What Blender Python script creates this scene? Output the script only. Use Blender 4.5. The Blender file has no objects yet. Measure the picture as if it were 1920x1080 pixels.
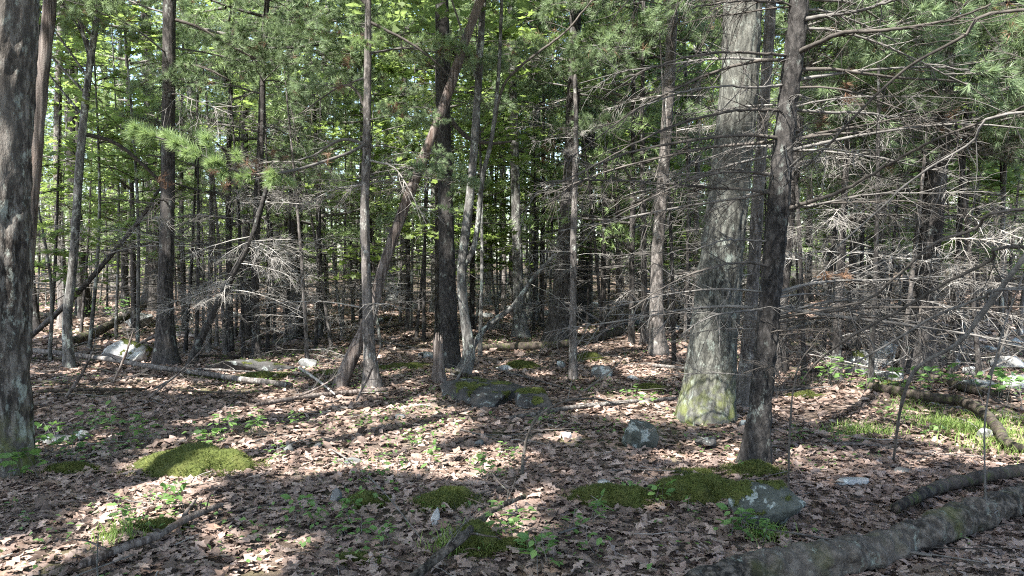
import bpy, bmesh, math, random
import numpy as np
from mathutils import Vector, Matrix, Quaternion

SC = bpy.context.scene
COL = SC.collection
R = math.radians

# ------------------------------------------------------------------ camera, sky, sun, exposure
EYE = 1.6
FPX = 1478.0                       # focal length in photo pixels (1920 wide)
PITCH = math.atan(50.0 / FPX)      # camera looks slightly down
cam_d = bpy.data.cameras.new('camera')
cam = bpy.data.objects.new('camera', cam_d); COL.objects.link(cam)
cam.location = (0, 0, EYE)
cam.rotation_euler = (R(90) - PITCH, 0, 0)
cam_d.sensor_width = 36.0
cam_d.lens = 36.0 * FPX / 1920.0
cam_d.clip_start = 0.05
cam_d.clip_end = 2000
SC.camera = cam

SUN_AZ = math.atan2(-0.56, -0.83)          # direction to the sun: behind the viewer, to one side
SUN_EL = R(54)
S = np.array([math.sin(SUN_AZ) * math.cos(SUN_EL), math.cos(SUN_AZ) * math.cos(SUN_EL), math.sin(SUN_EL)])
world = bpy.data.worlds.new('World'); SC.world = world; world.use_nodes = True
wn = world.node_tree
sky = wn.nodes.new('ShaderNodeTexSky'); sky.sky_type = 'NISHITA'; sky.sun_disc = False
sky.sun_elevation = SUN_EL; sky.sun_rotation = SUN_AZ; sky.air_density = 1.0; sky.dust_density = 1.5
wn.links.new(sky.outputs[0], wn.nodes['Background'].inputs[0])
wn.nodes['Background'].inputs[1].default_value = 0.14
sun_d = bpy.data.lights.new('sun', 'SUN'); sun_d.energy = 5.0; sun_d.angle = R(0.55); sun_d.color = (1.0, 0.965, 0.92)
sun = bpy.data.objects.new('sun', sun_d); COL.objects.link(sun)
sun.rotation_euler = Vector(-S).to_track_quat('-Z', 'Y').to_euler()
sun.location = (0, 0, 40)
SC.view_settings.view_transform = 'Standard'
SC.view_settings.look = 'None'
SC.view_settings.gamma = 1.0
SC.view_settings.use_curve_mapping = False
SC.view_settings.exposure = 2.22
SC.render.engine = 'CYCLES'
SC.cycles.max_bounces = 7
SC.cycles.diffuse_bounces = 4
SC.cycles.transmission_bounces = 5
SC.cycles.glossy_bounces = 2
SC.cycles.sample_clamp_indirect = 3.0
SC.cycles.use_denoising = False
SC.cycles.filter_width = 1.1
SC.cycles.denoising_prefilter = 'NONE'

# ------------------------------------------------------------------ noise
def _hash(ix, iy, iz, seed):
    h = (ix * 374761393 + iy * 668265263 + iz * 1440662683 + seed * 974711) & 0xFFFFFFFF
    h = ((h ^ (h >> 13)) * 1274126177) & 0xFFFFFFFF
    h = ((h ^ (h >> 16)) * 2246822519) & 0xFFFFFFFF
    return (h ^ (h >> 15)).astype(np.float64) / 4294967295.0
def vnoise(x, y, z=0.0, seed=0):
    x, y, z = np.broadcast_arrays(np.asarray(x, float), np.asarray(y, float), np.asarray(z, float))
    fx, fy, fz = np.floor(x), np.floor(y), np.floor(z)
    ix, iy, iz = fx.astype(np.int64), fy.astype(np.int64), fz.astype(np.int64)
    u, v, w = x - fx, y - fy, z - fz
    u = u * u * (3 - 2 * u); v = v * v * (3 - 2 * v); w = w * w * (3 - 2 * w)
    r = 0
    for dx in (0, 1):
        for dy in (0, 1):
            for dz in (0, 1):
                r = r + _hash(ix + dx, iy + dy, iz + dz, seed) * (u if dx else 1 - u) * (v if dy else 1 - v) * (w if dz else 1 - w)
    return r * 2 - 1
def fbm(x, y, z=0.0, seed=0, oct=3):
    r, a = 0, 1.0
    for k in range(oct):
        r = r + a * vnoise(np.asarray(x) * 2 ** k, np.asarray(y) * 2 ** k, np.asarray(z) * 2 ** k, seed + k); a *= 0.5
    return r

# ------------------------------------------------------------------ ground height, photo pixel -> place
def gz(x, y):
    x = np.asarray(x, float); y = np.asarray(y, float)
    d = np.sqrt(x * x + y * y)
    far = np.clip((d - 9) / 25, 0, 1)
    z = 0.05 * fbm(x * 0.55, y * 0.55, 0, 3, 2) + (0.05 + 0.26 * far) * vnoise(x * 0.16, y * 0.16, 0, 9)
    z = z * np.clip((d - 0.5) / 2.5, 0, 1)
    s_ = np.clip((d - 28) / 50, 0, 1); z = z + 1.35 * s_ * s_ * (3 - 2 * s_)
    z = z + 0.022 * fbm(x * 2.3, y * 2.3, 0, 21, 2) * np.clip(1.6 - d / 25, 0, 1)
    return z
CP, SP = math.cos(PITCH), math.sin(PITCH)
def ray(px, py):
    a = (px - 960) / FPX; b = (540 - py) / FPX
    d = np.array([a, CP + b * SP, -SP + b * CP])
    return d / d[1]
def at(px, py, Y):
    d = ray(px, py)
    return np.array([0, 0, EYE]) + d * Y
def hit(px, py):
    d = ray(px, py)
    t = np.arange(2.0, 120, 0.01)
    z = EYE + d[2] * t - gz(d[0] * t, t)
    k = np.argmax(z < 0) if (z < 0).any() else len(t) - 1
    return np.array([d[0] * t[k], t[k], float(gz(d[0] * t[k], t[k]))])

# ------------------------------------------------------------------ mesh building
class MB:
    def __init__(s): s.v = []; s.f = []; s.m = []; s.n = 0
    def add(s, V, F, m=0):
        V = np.asarray(V, float).reshape(-1, 3); F = np.asarray(F, np.int64)
        s.v.append(V); s.f.append(F + s.n); s.m.append(np.full(len(F), m)); s.n += len(V)
    def mesh(s, name, mats, smooth=True):
        me = bpy.data.meshes.new(name)
        V = np.concatenate(s.v)
        me.vertices.add(len(V)); me.vertices.foreach_set('co', V.ravel().astype(np.float32))
        loops = np.concatenate([f.ravel() for f in s.f])
        tot = np.concatenate([np.full(len(f), f.shape[1]) for f in s.f])
        start = np.concatenate([[0], np.cumsum(tot)[:-1]])
        me.loops.add(len(loops)); me.loops.foreach_set('vertex_index', loops.astype(np.int32))
        me.polygons.add(len(tot)); me.polygons.foreach_set('loop_start', start.astype(np.int32))
        for m in (mats if isinstance(mats, (list, tuple)) else [mats]): me.materials.append(m)
        me.polygons.foreach_set('material_index', np.concatenate(s.m).astype(np.int32))
        me.polygons.foreach_set('use_smooth', np.full(len(tot), bool(smooth)))
        me.update(calc_edges=True)
        return me
def link(name, me, parent=None, loc=(0, 0, 0), rot=None, scale=None):
    o = bpy.data.objects.new(name, me); COL.objects.link(o)
    o.parent = parent; o.location = loc
    if rot is not None:
        o.rotation_mode = 'QUATERNION'; o.rotation_quaternion = rot
    if scale is not None: o.scale = (scale, scale, scale) if np.isscalar(scale) else scale
    return o
def thing(name, label, cat, loc=(0, 0, 0), group=None):
    o = bpy.data.objects.new(name, None); COL.objects.link(o); o.location = loc
    o.empty_display_size = 0.2
    o['label'] = label; o['category'] = cat
    if group: o['group'] = group
    return o
def tag(o, label, cat, group=None):
    o['label'] = label; o['category'] = cat
    if group: o['group'] = group
    return o
def nrm(v):
    v = np.asarray(v, float); return v / (np.linalg.norm(v, axis=-1, keepdims=True) + 1e-12)
def smooth_path(P, n):
    """Catmull-Rom through the rows of P (extra columns are carried along)."""
    P = np.asarray(P, float)
    if len(P) == 2:
        t = np.linspace(0, 1, n)[:, None]; return P[0] * (1 - t) + P[1] * t
    d = np.r_[0, np.cumsum(np.linalg.norm(np.diff(P[:, :3], axis=0), axis=1))]
    Q = np.vstack([2 * P[0] - P[1], P, 2 * P[-1] - P[-2]])
    out = []
    for s in np.linspace(0, d[-1], n):
        k = min(max(np.searchsorted(d, s) - 1, 0), len(P) - 2)
        t = (s - d[k]) / (d[k + 1] - d[k] + 1e-9)
        p0, p1, p2, p3 = Q[k], Q[k + 1], Q[k + 2], Q[k + 3]
        out.append(0.5 * (2 * p1 + (p2 - p0) * t + (2 * p0 - 5 * p1 + 4 * p2 - p3) * t * t + (3 * p1 - p0 - 3 * p2 + p3) * t ** 3))
    return np.array(out)
def frames(P):
    T = np.gradient(P, axis=0); T = nrm(T)
    a = np.array([1.0, 0, 0]) if abs(T[0][0]) < 0.9 else np.array([0, 1.0, 0])
    N = np.zeros_like(P)
    n = nrm(a - T[0] * a.dot(T[0]))
    for i in range(len(P)):
        n = n - T[i] * n.dot(T[i]); n = n / (np.linalg.norm(n) + 1e-12); N[i] = n
    return T, N, np.cross(T, N)
def tube(P, r, sides=5, cap=True):
    P = np.asarray(P, float); r = np.broadcast_to(np.asarray(r, float), (len(P),))
    T, N, B = frames(P)
    a = np.arange(sides) * 2 * math.pi / sides
    V = P[:, None] + r[:, None, None] * (np.cos(a)[None, :, None] * N[:, None] + np.sin(a)[None, :, None] * B[:, None])
    V = V.reshape(-1, 3)
    i = np.arange(len(P) - 1)[:, None] * sides; j = np.arange(sides)[None]
    k = (j + 1) % sides
    F = np.stack([i + j, i + k, i + sides + k, i + sides + j], -1).reshape(-1, 4)
    return V, F
def add_tube(mb, P, r, sides=5, m=0, cap=True):
    V, F = tube(P, r, sides); n0 = mb.n
    mb.add(V, F, m)
    if cap:
        for e in (0, len(P) - 1):
            c = np.asarray(P)[e]
            ring = np.arange(sides) + e * sides
            nxt = np.roll(ring, -1)
            tri = np.stack([ring, nxt, np.full(sides, len(V))], -1)
            if e == 0: tri = tri[:, ::-1]
            mb.v.append(c.reshape(1, 3)); mb.f.append(np.where(tri == len(V), mb.n, tri + n0)); mb.m.append(np.full(sides, m)); mb.n += 1
def rotmats(rng, n, tilt, yaw=None):
    """n rotations: random yaw about z, then a tilt by a normal angle about a random flat axis."""
    y = rng.uniform(0, 2 * math.pi, n) if yaw is None else yaw
    t = np.abs(rng.normal(0, tilt, n)) if np.isscalar(tilt) else tilt
    ph = rng.uniform(0, 2 * math.pi, n)
    cy, sy = np.cos(y), np.sin(y)
    Rz = np.zeros((n, 3, 3)); Rz[:, 0, 0] = cy; Rz[:, 0, 1] = -sy; Rz[:, 1, 0] = sy; Rz[:, 1, 1] = cy; Rz[:, 2, 2] = 1
    ax = np.stack([np.cos(ph), np.sin(ph), np.zeros(n)], -1)
    K = np.zeros((n, 3, 3))
    K[:, 0, 2] = ax[:, 1]; K[:, 1, 2] = -ax[:, 0]; K[:, 2, 0] = -ax[:, 1]; K[:, 2, 1] = ax[:, 0]
    I = np.eye(3)[None]
    Rt = I + np.sin(t)[:, None, None] * K + (1 - np.cos(t))[:, None, None] * (K @ K)
    return Rt @ Rz
def stamp(mb, TV, TF, pos, M, sc, m=0):
    """many copies of a small template at pos, rotated by M, scaled by sc; TV (k,3) or (n,k,3)"""
    n = len(pos)
    if n == 0: return
    tv = np.asarray(TV, float)
    if tv.ndim == 2: tv = np.broadcast_to(tv, (n,) + tv.shape)
    sc = np.broadcast_to(np.asarray(sc, float), (n,))
    V = np.einsum('nij,nkj->nki', M, tv * sc[:, None, None]) + pos[:, None]
    k = tv.shape[1]
    F = (np.asarray(TF)[None] + (np.arange(n) * k)[:, None, None]).reshape(-1, np.asarray(TF).shape[1])
    mb.add(V.reshape(-1, 3), F, m)
def qdir(d, up=(0, 0, 1), roll=0.0):
    """rotation taking local +X to d with local +Z near up"""
    x = nrm(d); u = np.asarray(up, float)
    if abs(x.dot(u)) > 0.98: u = np.array([0, 1.0, 0])
    y = nrm(np.cross(u, x)); z = np.cross(x, y)
    q = Matrix(((x[0], y[0], z[0]), (x[1], y[1], z[1]), (x[2], y[2], z[2]))).to_quaternion()
    return q @ Quaternion((1, 0, 0), roll)

# ------------------------------------------------------------------ materials
class NT:
    def __init__(s, name):
        s.m = bpy.data.materials.new(name); s.m.use_nodes = True
        s.t = s.m.node_tree; s.b = s.t.nodes['Principled BSDF']; s.out = s.t.nodes['Material Output']
        s.b.inputs['Specular IOR Level'].default_value = 0.25
    def n(s, typ, **kw):
        o = s.t.nodes.new('ShaderNode' + typ)
        for k, v in kw.items():
            if k in o.inputs: o.inputs[k].default_value = v
            else: setattr(o, k, v)
        return o
    def l(s, a, b): s.t.links.new(a, b)
    def noise(s, scale, detail=4, rough=0.55, stretch=None, vec=None, seed=0):
        tc = s.n('TexCoord'); mp = s.n('Mapping')
        s.l(tc.outputs['Object'] if vec is None else vec, mp.inputs[0])
        mp.inputs['Scale'].default_value = stretch or (1, 1, 1)
        mp.inputs['Location'].default_value = (seed * 3.7, seed * 1.3, seed * 2.1)
        t = s.n('TexNoise'); t.inputs['Scale'].default_value = scale; t.inputs['Detail'].default_value = detail; t.inputs['Roughness'].default_value = rough
        s.l(mp.outputs[0], t.inputs['Vector']); return t.outputs['Fac']
    def ramp(s, fac, stops):
        r = s.n('ValToRGB'); e = r.color_ramp.elements
        while len(e) < len(stops): e.new(0.5)
        for k, (p, c) in enumerate(stops):
            e[k].position = p; e[k].color = (c, c, c, 1) if np.isscalar(c) else (*c, 1)
        s.l(fac, r.inputs[0]); return r.outputs[0]
    def mix(s, fac, a, b):
        x = s.n('Mix'); x.data_type = 'RGBA'
        if hasattr(fac, 'links'): s.l(fac, x.inputs[0])
        else: x.inputs[0].default_value = fac
        for k, c in ((6, a), (7, b)):
            if hasattr(c, 'links'): s.l(c, x.inputs[k])
            else: x.inputs[k].default_value = (*c, 1)
        return x.outputs[2]
    def math(s, op, a, b=0.0):
        x = s.n('Math', operation=op)
        for k, c in ((0, a), (1, b)):
            if hasattr(c, 'links'): s.l(c, x.inputs[k])
            else: x.inputs[k].default_value = c
        return x.outputs[0]
    def bump(s, h, strength=0.5, dist=0.02):
        b = s.n('Bump'); b.inputs['Strength'].default_value = strength; b.inputs['Distance'].default_value = dist
        s.l(h, b.inputs['Height']); s.l(b.outputs[0], s.b.inputs['Normal'])
    def col(s, c): s.l(c, s.b.inputs['Base Color'])
    def rough(s, r): s.b.inputs['Roughness'].default_value = r

def bark(name, dark, mid, light, lichen=None, lichen_at=0.62, fr=22.0, stretch=0.16, moss=False, bs=0.8, orange=None):
    t = NT(name)
    g = t.noise(fr, 6, 0.65, (1, 1, stretch))
    fine = t.noise(fr * 5, 4, 0.6, (1, 1, 0.4), seed=2)
    c = t.ramp(g, [(0.43, dark), (0.51, mid), (0.60, light)])
    c = t.mix(t.math('MULTIPLY', fine, 0.55), c, dark)
    big = t.noise(1.7, 3, 0.5, (1, 1, 0.5), seed=5)
    c = t.mix(t.ramp(big, [(0.4, 0.0), (0.7, 0.45)]), c, light)
    if orange:
        o = t.noise(4.0, 3, 0.5, (1, 1, 0.3), seed=11)
        c = t.mix(t.ramp(o, [(0.55, 0.0), (0.7, 0.5)]), c, orange)
    if lichen:
        ln = t.noise(11, 7, 0.75, (1, 1, 0.55), seed=7)
        c = t.mix(t.ramp(ln, [(lichen_at - 0.05, 0.0), (lichen_at + 0.05, 0.85)]), c, lichen)
    if moss:
        tc = t.n('TexCoord'); sp = t.n('SeparateXYZ'); t.l(tc.outputs['Object'], sp.inputs[0])
        mr = t.n('MapRange'); t.l(sp.outputs[2], mr.inputs[0])
        mr.inputs[1].default_value = 0.0; mr.inputs[2].default_value = 0.55; mr.inputs[3].default_value = 0.75; mr.inputs[4].default_value = 0.0
        mn = t.noise(9, 5, 0.6, seed=9)
        f = t.math('MULTIPLY', mr.outputs[0], t.ramp(mn, [(0.42, 0.0), (0.58, 1.0)]))
        c = t.mix(f, c, (0.13, 0.15, 0.03))
    t.col(c); t.rough(0.92)
    h = t.math('ADD', g, t.math('MULTIPLY', fine, 0.4))
    t.bump(h, bs, 0.02)
    return t.m

M = {}
M['oak'] = bark('oak_bark', (0.014, 0.014, 0.012), (0.068, 0.068, 0.058), (0.145, 0.145, 0.125), lichen=(0.23, 0.26, 0.225), lichen_at=0.60, fr=30, stretch=0.32, moss=True)
M['left'] = bark('furrowed_bark', (0.015, 0.012, 0.010), (0.068, 0.057, 0.047), (0.19, 0.172, 0.15), lichen=(0.28, 0.30, 0.26), lichen_at=0.59, fr=24, stretch=0.28, moss=True)
M['pine'] = bark('pine_bark', (0.009, 0.008, 0.0075), (0.038, 0.033, 0.030), (0.09, 0.082, 0.075), lichen=(0.27, 0.29, 0.26), lichen_at=0.63, fr=30, stretch=0.3)
M['pine_light'] = bark('pale_pine_bark', (0.026, 0.023, 0.020), (0.098, 0.086, 0.077), (0.205, 0.186, 0.170), lichen=(0.40, 0.41, 0.37), lichen_at=0.62, fr=26, stretch=0.3)
M['grey'] = bark('grey_bark', (0.022, 0.020, 0.018), (0.076, 0.073, 0.066), (0.175, 0.17, 0.158), lichen=(0.40, 0.43, 0.37), lichen_at=0.58, fr=18, stretch=0.3)
M['dark'] = bark('dark_bark', (0.006, 0.0055, 0.005), (0.026, 0.023, 0.021), (0.065, 0.060, 0.055), lichen=(0.17, 0.19, 0.17), lichen_at=0.62, fr=30, stretch=0.45)
M['dead'] = bark('weathered_wood', (0.03, 0.023, 0.019), (0.12, 0.096, 0.083), (0.225, 0.195, 0.172), fr=30, stretch=0.06, orange=(0.15, 0.10, 0.075))
M['rot'] = bark('rotten_wood', (0.012, 0.010, 0.008), (0.05, 0.040, 0.032), (0.11, 0.088, 0.07), lichen=(0.07, 0.085, 0.025), lichen_at=0.57, fr=16, stretch=0.2)
M['log'] = bark('fallen_log_bark', (0.012, 0.010, 0.008), (0.065, 0.054, 0.042), (0.15, 0.128, 0.105), lichen=(0.24, 0.265, 0.22), lichen_at=0.63, fr=21, stretch=1.0, orange=(0.075, 0.085, 0.02))
def twigmat(name, a, b):
    t = NT(name); n = t.noise(14, 4, 0.6)
    oi = t.n('ObjectInfo')
    c = t.ramp(n, [(0.3, a), (0.7, b)])
    c = t.mix(t.math('MULTIPLY', oi.outputs['Random'], 0.45), c, a)
    t.col(c); t.rough(0.9); return t.m
M['twig'] = twigmat('dead_twig_grey', (0.055, 0.051, 0.046), (0.20, 0.188, 0.17))
M['twig_pale'] = twigmat('dead_twig_pale', (0.15, 0.138, 0.122), (0.44, 0.42, 0.385))
M['twig_dark'] = twigmat('dead_twig_dark', (0.028, 0.025, 0.021), (0.12, 0.105, 0.09))

def leafmat(name, stops, trans=0.45, tcol=None, rough=0.55, obj_rand=False, drift=False):
    t = NT(name)
    if obj_rand: f = t.n('ObjectInfo').outputs['Random']
    else: f = t.n('NewGeometry').outputs['Random Per Island']
    n = len(stops)
    c = t.ramp(f, [(k / max(n - 1, 1), s) for k, s in enumerate(stops)])
    if drift:
        c = t.mix(t.ramp(t.noise(1.1, 5, 0.65, seed=3), [(0.50, 0.0), (0.68, 0.5)]), c, (0.085, 0.066, 0.054))
        c = t.mix(t.ramp(t.noise(0.8, 5, 0.7, seed=12), [(0.57, 0.0), (0.72, 0.38)]), c, (0.10, 0.10, 0.05))
        c = t.mix(t.math('MULTIPLY', t.noise(60, 4, 0.7, seed=2), 0.45), c, (0.10, 0.075, 0.06))
    t.col(c); t.rough(rough)
    if trans:
        tr = t.n('BsdfTranslucent'); mx = t.n('MixShader'); mx.inputs[0].default_value = trans
        if tcol:
            t.l(t.mix(0.65, c, tcol), tr.inputs[0])
        else: t.l(c, tr.inputs[0])
        t.l(t.b.outputs[0], mx.inputs[1]); t.l(tr.outputs[0], mx.inputs[2]); t.l(mx.outputs[0], t.out.inputs[0])
    return t.m
M['maple'] = leafmat('maple_leaf', [(0.08, 0.115, 0.042), (0.12, 0.17, 0.06), (0.17, 0.225, 0.08), (0.10, 0.145, 0.05)], 0.55, (0.34, 0.46, 0.11))
M['canopy'] = leafmat('canopy_leaf', [(0.085, 0.12, 0.05), (0.12, 0.165, 0.065), (0.155, 0.205, 0.085), (0.10, 0.14, 0.055)], 0.55, (0.31, 0.42, 0.12))
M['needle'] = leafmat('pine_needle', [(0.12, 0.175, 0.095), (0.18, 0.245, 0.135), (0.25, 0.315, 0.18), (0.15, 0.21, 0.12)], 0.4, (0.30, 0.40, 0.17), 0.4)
M['needle_sunlit'] = leafmat('sunlit_pine_needle', [(0.18, 0.27, 0.11), (0.26, 0.36, 0.15), (0.33, 0.41, 0.19), (0.21, 0.31, 0.13)], 0.35, (0.30, 0.40, 0.13), 0.4)  # lighter copy of the needle colour, sunlight on the sprays painted in
M['brown_needle'] = leafmat('brown_needle', [(0.13, 0.075, 0.045), (0.21, 0.125, 0.075), (0.09, 0.052, 0.034)], 0.2)
M['litter'] = leafmat('dry_leaf', [(0.06, 0.043, 0.035), (0.24, 0.170, 0.136), (0.37, 0.275, 0.226), (0.16, 0.113, 0.090), (0.48, 0.37, 0.312), (0.28, 0.185, 0.138), (0.10, 0.072, 0.058)], 0.12, None, 0.6, drift=True)
M['leafpart'] = leafmat('large_dry_leaf', [(0.08, 0.057, 0.045), (0.22, 0.16, 0.128), (0.31, 0.235, 0.195), (0.16, 0.115, 0.092), (0.35, 0.27, 0.225), (0.22, 0.142, 0.10)], 0.1, None, 0.55, True)
M['herb'] = leafmat('seedling_leaf', [(0.085, 0.16, 0.05), (0.125, 0.215, 0.068), (0.16, 0.26, 0.085)], 0.4, (0.26, 0.46, 0.08), 0.45)
M['grass'] = leafmat('grass_blade', [(0.10, 0.17, 0.035), (0.17, 0.25, 0.06), (0.24, 0.29, 0.09)], 0.35, (0.30, 0.42, 0.09))
def mossmat():
    t = NT('moss'); n = t.noise(45, 6, 0.7); b = t.noise(5, 3, 0.5, seed=3)
    c = t.ramp(n, [(0.3, (0.028, 0.040, 0.008)), (0.55, (0.068, 0.083, 0.019)), (0.75, (0.125, 0.138, 0.034))])
    c = t.mix(t.ramp(b, [(0.45, 0.0), (0.7, 0.5)]), c, (0.10, 0.085, 0.03))
    t.col(c); t.rough(0.95); t.bump(n, 0.9, 0.015); return t.m
M['moss'] = mossmat()
M['mossblade'] = leafmat('moss_shoot', [(0.045, 0.06, 0.014), (0.085, 0.103, 0.024), (0.125, 0.138, 0.036)], 0.2, (0.14, 0.16, 0.035))
def rockmat(name, a, b, lich, at_=0.56, brown=(0.11, 0.085, 0.065)):
    t = NT(name); n = t.noise(7, 8, 0.65); f = t.noise(60, 4, 0.6, seed=4)
    c = t.ramp(n, [(0.32, a), (0.66, b)])
    c = t.mix(t.ramp(t.noise(3.2, 4, 0.6, seed=6), [(0.5, 0.0), (0.68, 0.7)]), c, brown)
    ln = t.noise(8.5, 6, 0.66, seed=8)
    c = t.mix(t.ramp(ln, [(at_ - 0.015, 0.0), (at_ + 0.02, 0.9)]), c, lich)
    c = t.mix(t.math('MULTIPLY', f, 0.5), c, a)
    t.col(c); t.rough(0.9); t.bump(t.math('ADD', n, t.math('MULTIPLY', f, 0.35)), 0.7, 0.03); return t.m
M['rock'] = rockmat('grey_stone', (0.07, 0.07, 0.067), (0.20, 0.20, 0.19), (0.42, 0.46, 0.44))
M['rock_pale'] = rockmat('pale_stone', (0.2, 0.2, 0.19), (0.42, 0.42, 0.40), (0.55, 0.58, 0.56))
M['rock_dark'] = rockmat('dark_stone', (0.028, 0.027, 0.025), (0.085, 0.082, 0.078), (0.27, 0.30, 0.28), 0.60, (0.06, 0.05, 0.04))
M['rock_lichen'] = rockmat('lichen_stone', (0.035, 0.040, 0.032), (0.095, 0.10, 0.086), (0.33, 0.365, 0.34), 0.56, (0.09, 0.10, 0.04))
def groundmat():
    t = NT('forest_floor')
    v = t.n('TexVoronoi'); v.inputs['Scale'].default_value = 9.0
    tc = t.n('TexCoord'); mp = t.n('Mapping'); t.l(tc.outputs['Object'], mp.inputs[0]); mp.inputs['Scale'].default_value = (1, 1, 0.2)
    nz = t.n('TexNoise'); nz.inputs['Scale'].default_value = 6; t.l(mp.outputs[0], nz.inputs['Vector'])
    mxv = t.mix(0.12, mp.outputs[0], nz.outputs['Color']); t.l(mxv, v.inputs['Vector'])
    c = t.ramp(v.outputs['Color'], [(0.1, (0.07, 0.048, 0.036)), (0.4, (0.19, 0.135, 0.10)), (0.65, (0.27, 0.205, 0.16)), (0.9, (0.33, 0.265, 0.225))])
    fine = t.noise(40, 6, 0.7)
    c = t.mix(t.math('MULTIPLY', fine, 0.6), c, (0.06, 0.045, 0.034))
    g = t.noise(0.55, 5, 0.65, seed=4)
    c = t.mix(t.ramp(g, [(0.56, 0.0), (0.68, 0.6)]), c, (0.09, 0.12, 0.03))
    t.col(c); t.rough(0.95)
    t.bump(t.math('ADD', t.math('MULTIPLY', v.outputs['Distance'], 1.5), fine), 1.0, 0.04); return t.m
M['ground'] = groundmat()
t_ = NT('pale_scrap'); t_.b.inputs['Base Color'].default_value = (0.72, 0.69, 0.68, 1); t_.rough(0.6); M['scrap'] = t_.m
M['siding'] = (lambda t: (t.b.inputs['Base Color'].__setattr__('default_value', (0.62, 0.62, 0.62, 1)), t.m)[1])(NT('white_siding'))

# ------------------------------------------------------------------ places kept in the sun (gaps in the canopy)
LIT = []
def lit_ground(px, py, r): LIT.append((*hit(px, py), r * (1.3 if 420 < px < 900 and py > 760 else 1.1)))
for p in [(470, 800, .42), (545, 782, .45), (610, 790, .4), (660, 800, .45), (715, 792, .42), (770, 812, .45), (700, 770, .4), (820, 778, .3), (560, 850, .42), (490, 862, .4),
          (620, 882, .26), (440, 845, .3), (700, 866, .35), (800, 868, .3), (880, 866, .36), (965, 870, .2), (330, 852, .25), (275, 880, .3), (310, 925, .28), (250, 955, .3), (340, 960, .25),
          (180, 1000, .22), (60, 1040, .3), (420, 1000, .15), (520, 1040, .2), (365, 735, .3), (300, 722, .35), (225, 712, .3), (140, 700, .3), (100, 835, .25), (170, 822, .25),
          (960, 985, .2), (985, 940, .2), (1060, 822, .2), (1170, 757, .45), (1230, 778, .4), (1110, 765, .3), (1340, 858, .28), (1320, 835, .2),
          (1480, 755, .4), (1540, 770, .5), (1610, 790, .45), (1680, 772, .55), (1760, 800, .5), (1840, 812, .55), (1900, 850, .5), (1740, 735, .6), (1880, 770, .6),
          (1890, 700, .8), (1800, 690, .6), (1860, 650, .9), (1690, 660, .8), (1600, 690, .4), (1160, 680, .45), (1120, 655, .5), (1215, 700, .4), (1010, 700, .25),
          (725, 702, .22), (800, 690, .25), (640, 650, .3), (500, 675, .35), (880, 700, .22), (190, 620, .3),
          (560, 590, .5), (1130, 575, .6), (900, 590, .5), (1280, 640, .35), (1400, 660, .4)]:
    lit_ground(*p)
for px, py, Y, r in [(1300, 735, 8.0, .36), (1292, 765, 8.0, .3), (1385, 20, 8.1, .65), (1380, 120, 8.1, .55), (1370, 230, 8.1, .35), (1385, -60, 8.3, .4), (1235, 640, 13.3, .35), (1233, 560, 13.3, .4), (1236, 480, 13.3, .4), (1245, 390, 13.3, .35), (1250, 250, 13.3, .3),
                     (1075, 690, 10.7, .25), (1080, 400, 10.7, .3), (1080, 300, 10.7, .3), (968, 330, 16.5, .5), (966, 250, 16.5, .4), (1425, 350, 8.9, .25), (1420, 480, 8.9, .25), (1435, 200, 8.9, .25),
                     (260, 248, 7.6, .5), (320, 265, 7.6, .5), (380, 295, 7.7, .5), (450, 320, 7.9, .5), (520, 318, 8.1, .5), (30, 200, 6, .3), (40, 350, 6, .3), (45, 560, 6, .25), (120, 500, 15, .5), (118, 400, 15, .5), (85, 100, 8, .4),
                     (480, 560, 11, .6), (560, 540, 13, .6), (420, 620, 11, .5), (520, 470, 12, .6), (450, 480, 11.5, .5), (580, 600, 13, .5), (600, 350, 14.5, .8), (430, 220, 13, .8), (870, 640, 11, .3), (890, 450, 11, .3), (705, 500, 10, .3), (690, 420, 9.7, .3), (655, 640, 9.8, .3),
                     (1520, 480, 9, .6), (1600, 560, 9, .6), (1560, 360, 8, .5), (1700, 560, 9, .6), (1300, 300, 12, .6), (1310, 150, 12, .6), (400, 60, 12, .8), (620, 80, 12, 1.2), (520, 40, 15, 1.3), (700, 20, 9.6, .6), (1060, 60, 15.5, 1.3), (1120, 200, 15, 1.0), (1600, 120, 10, 1.0), (1740, 120, 10.5, 1.1), (1560, 200, 9, .8), (850, 330, 11.2, .5), (1150, 340, 14, 1.0), (1000, 200, 16, 1.0), (1180, 60, 16, 1.0), (1700, 200, 11, .7),
                     (230, 665, 11.8, .35), (825, 670, 11, .25)]:
    LIT.append((*at(px, py, Y), r))
LIT = np.array(LIT)
def keep_mask(P, rng, prob=0.985):
    """True where a leaf may hang: leaves whose shadow would fall into a gap are thinned out"""
    ok = np.ones(len(P), bool)
    for T in LIT:
        d = P - T[:3]
        a = d @ S
        near = (np.linalg.norm(d - a[:, None] * S, axis=1) < T[3] * 1.2) & (a > 0.9)
        ok &= ~near
    return ok | (rng.uniform(size=len(P)) > prob)

# ------------------------------------------------------------------ ground
def axis(n, near, far, p):
    u = np.linspace(-1, 1, n)
    return np.sign(u) * (np.abs(u) * near + np.abs(u) ** p * (far - near))
gx = axis(241, 16, 420, 7)
gy = 9 + axis(241, 16, 420, 7)
X, Y = np.meshgrid(gx, gy)
Z = gz(X, Y)
n = len(gx)
ii = (np.arange(n - 1)[:, None] * n + np.arange(n - 1)[None]).ravel()
mb = MB(); mb.add(np.stack([X, Y, Z], -1).reshape(-1, 3), np.stack([ii, ii + 1, ii + n + 1, ii + n], -1))
ground = link('ground', mb.mesh('ground', M['ground'])); ground['kind'] = 'structure'
ground['label'] = 'forest floor covered in brown dry leaf litter'
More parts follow.
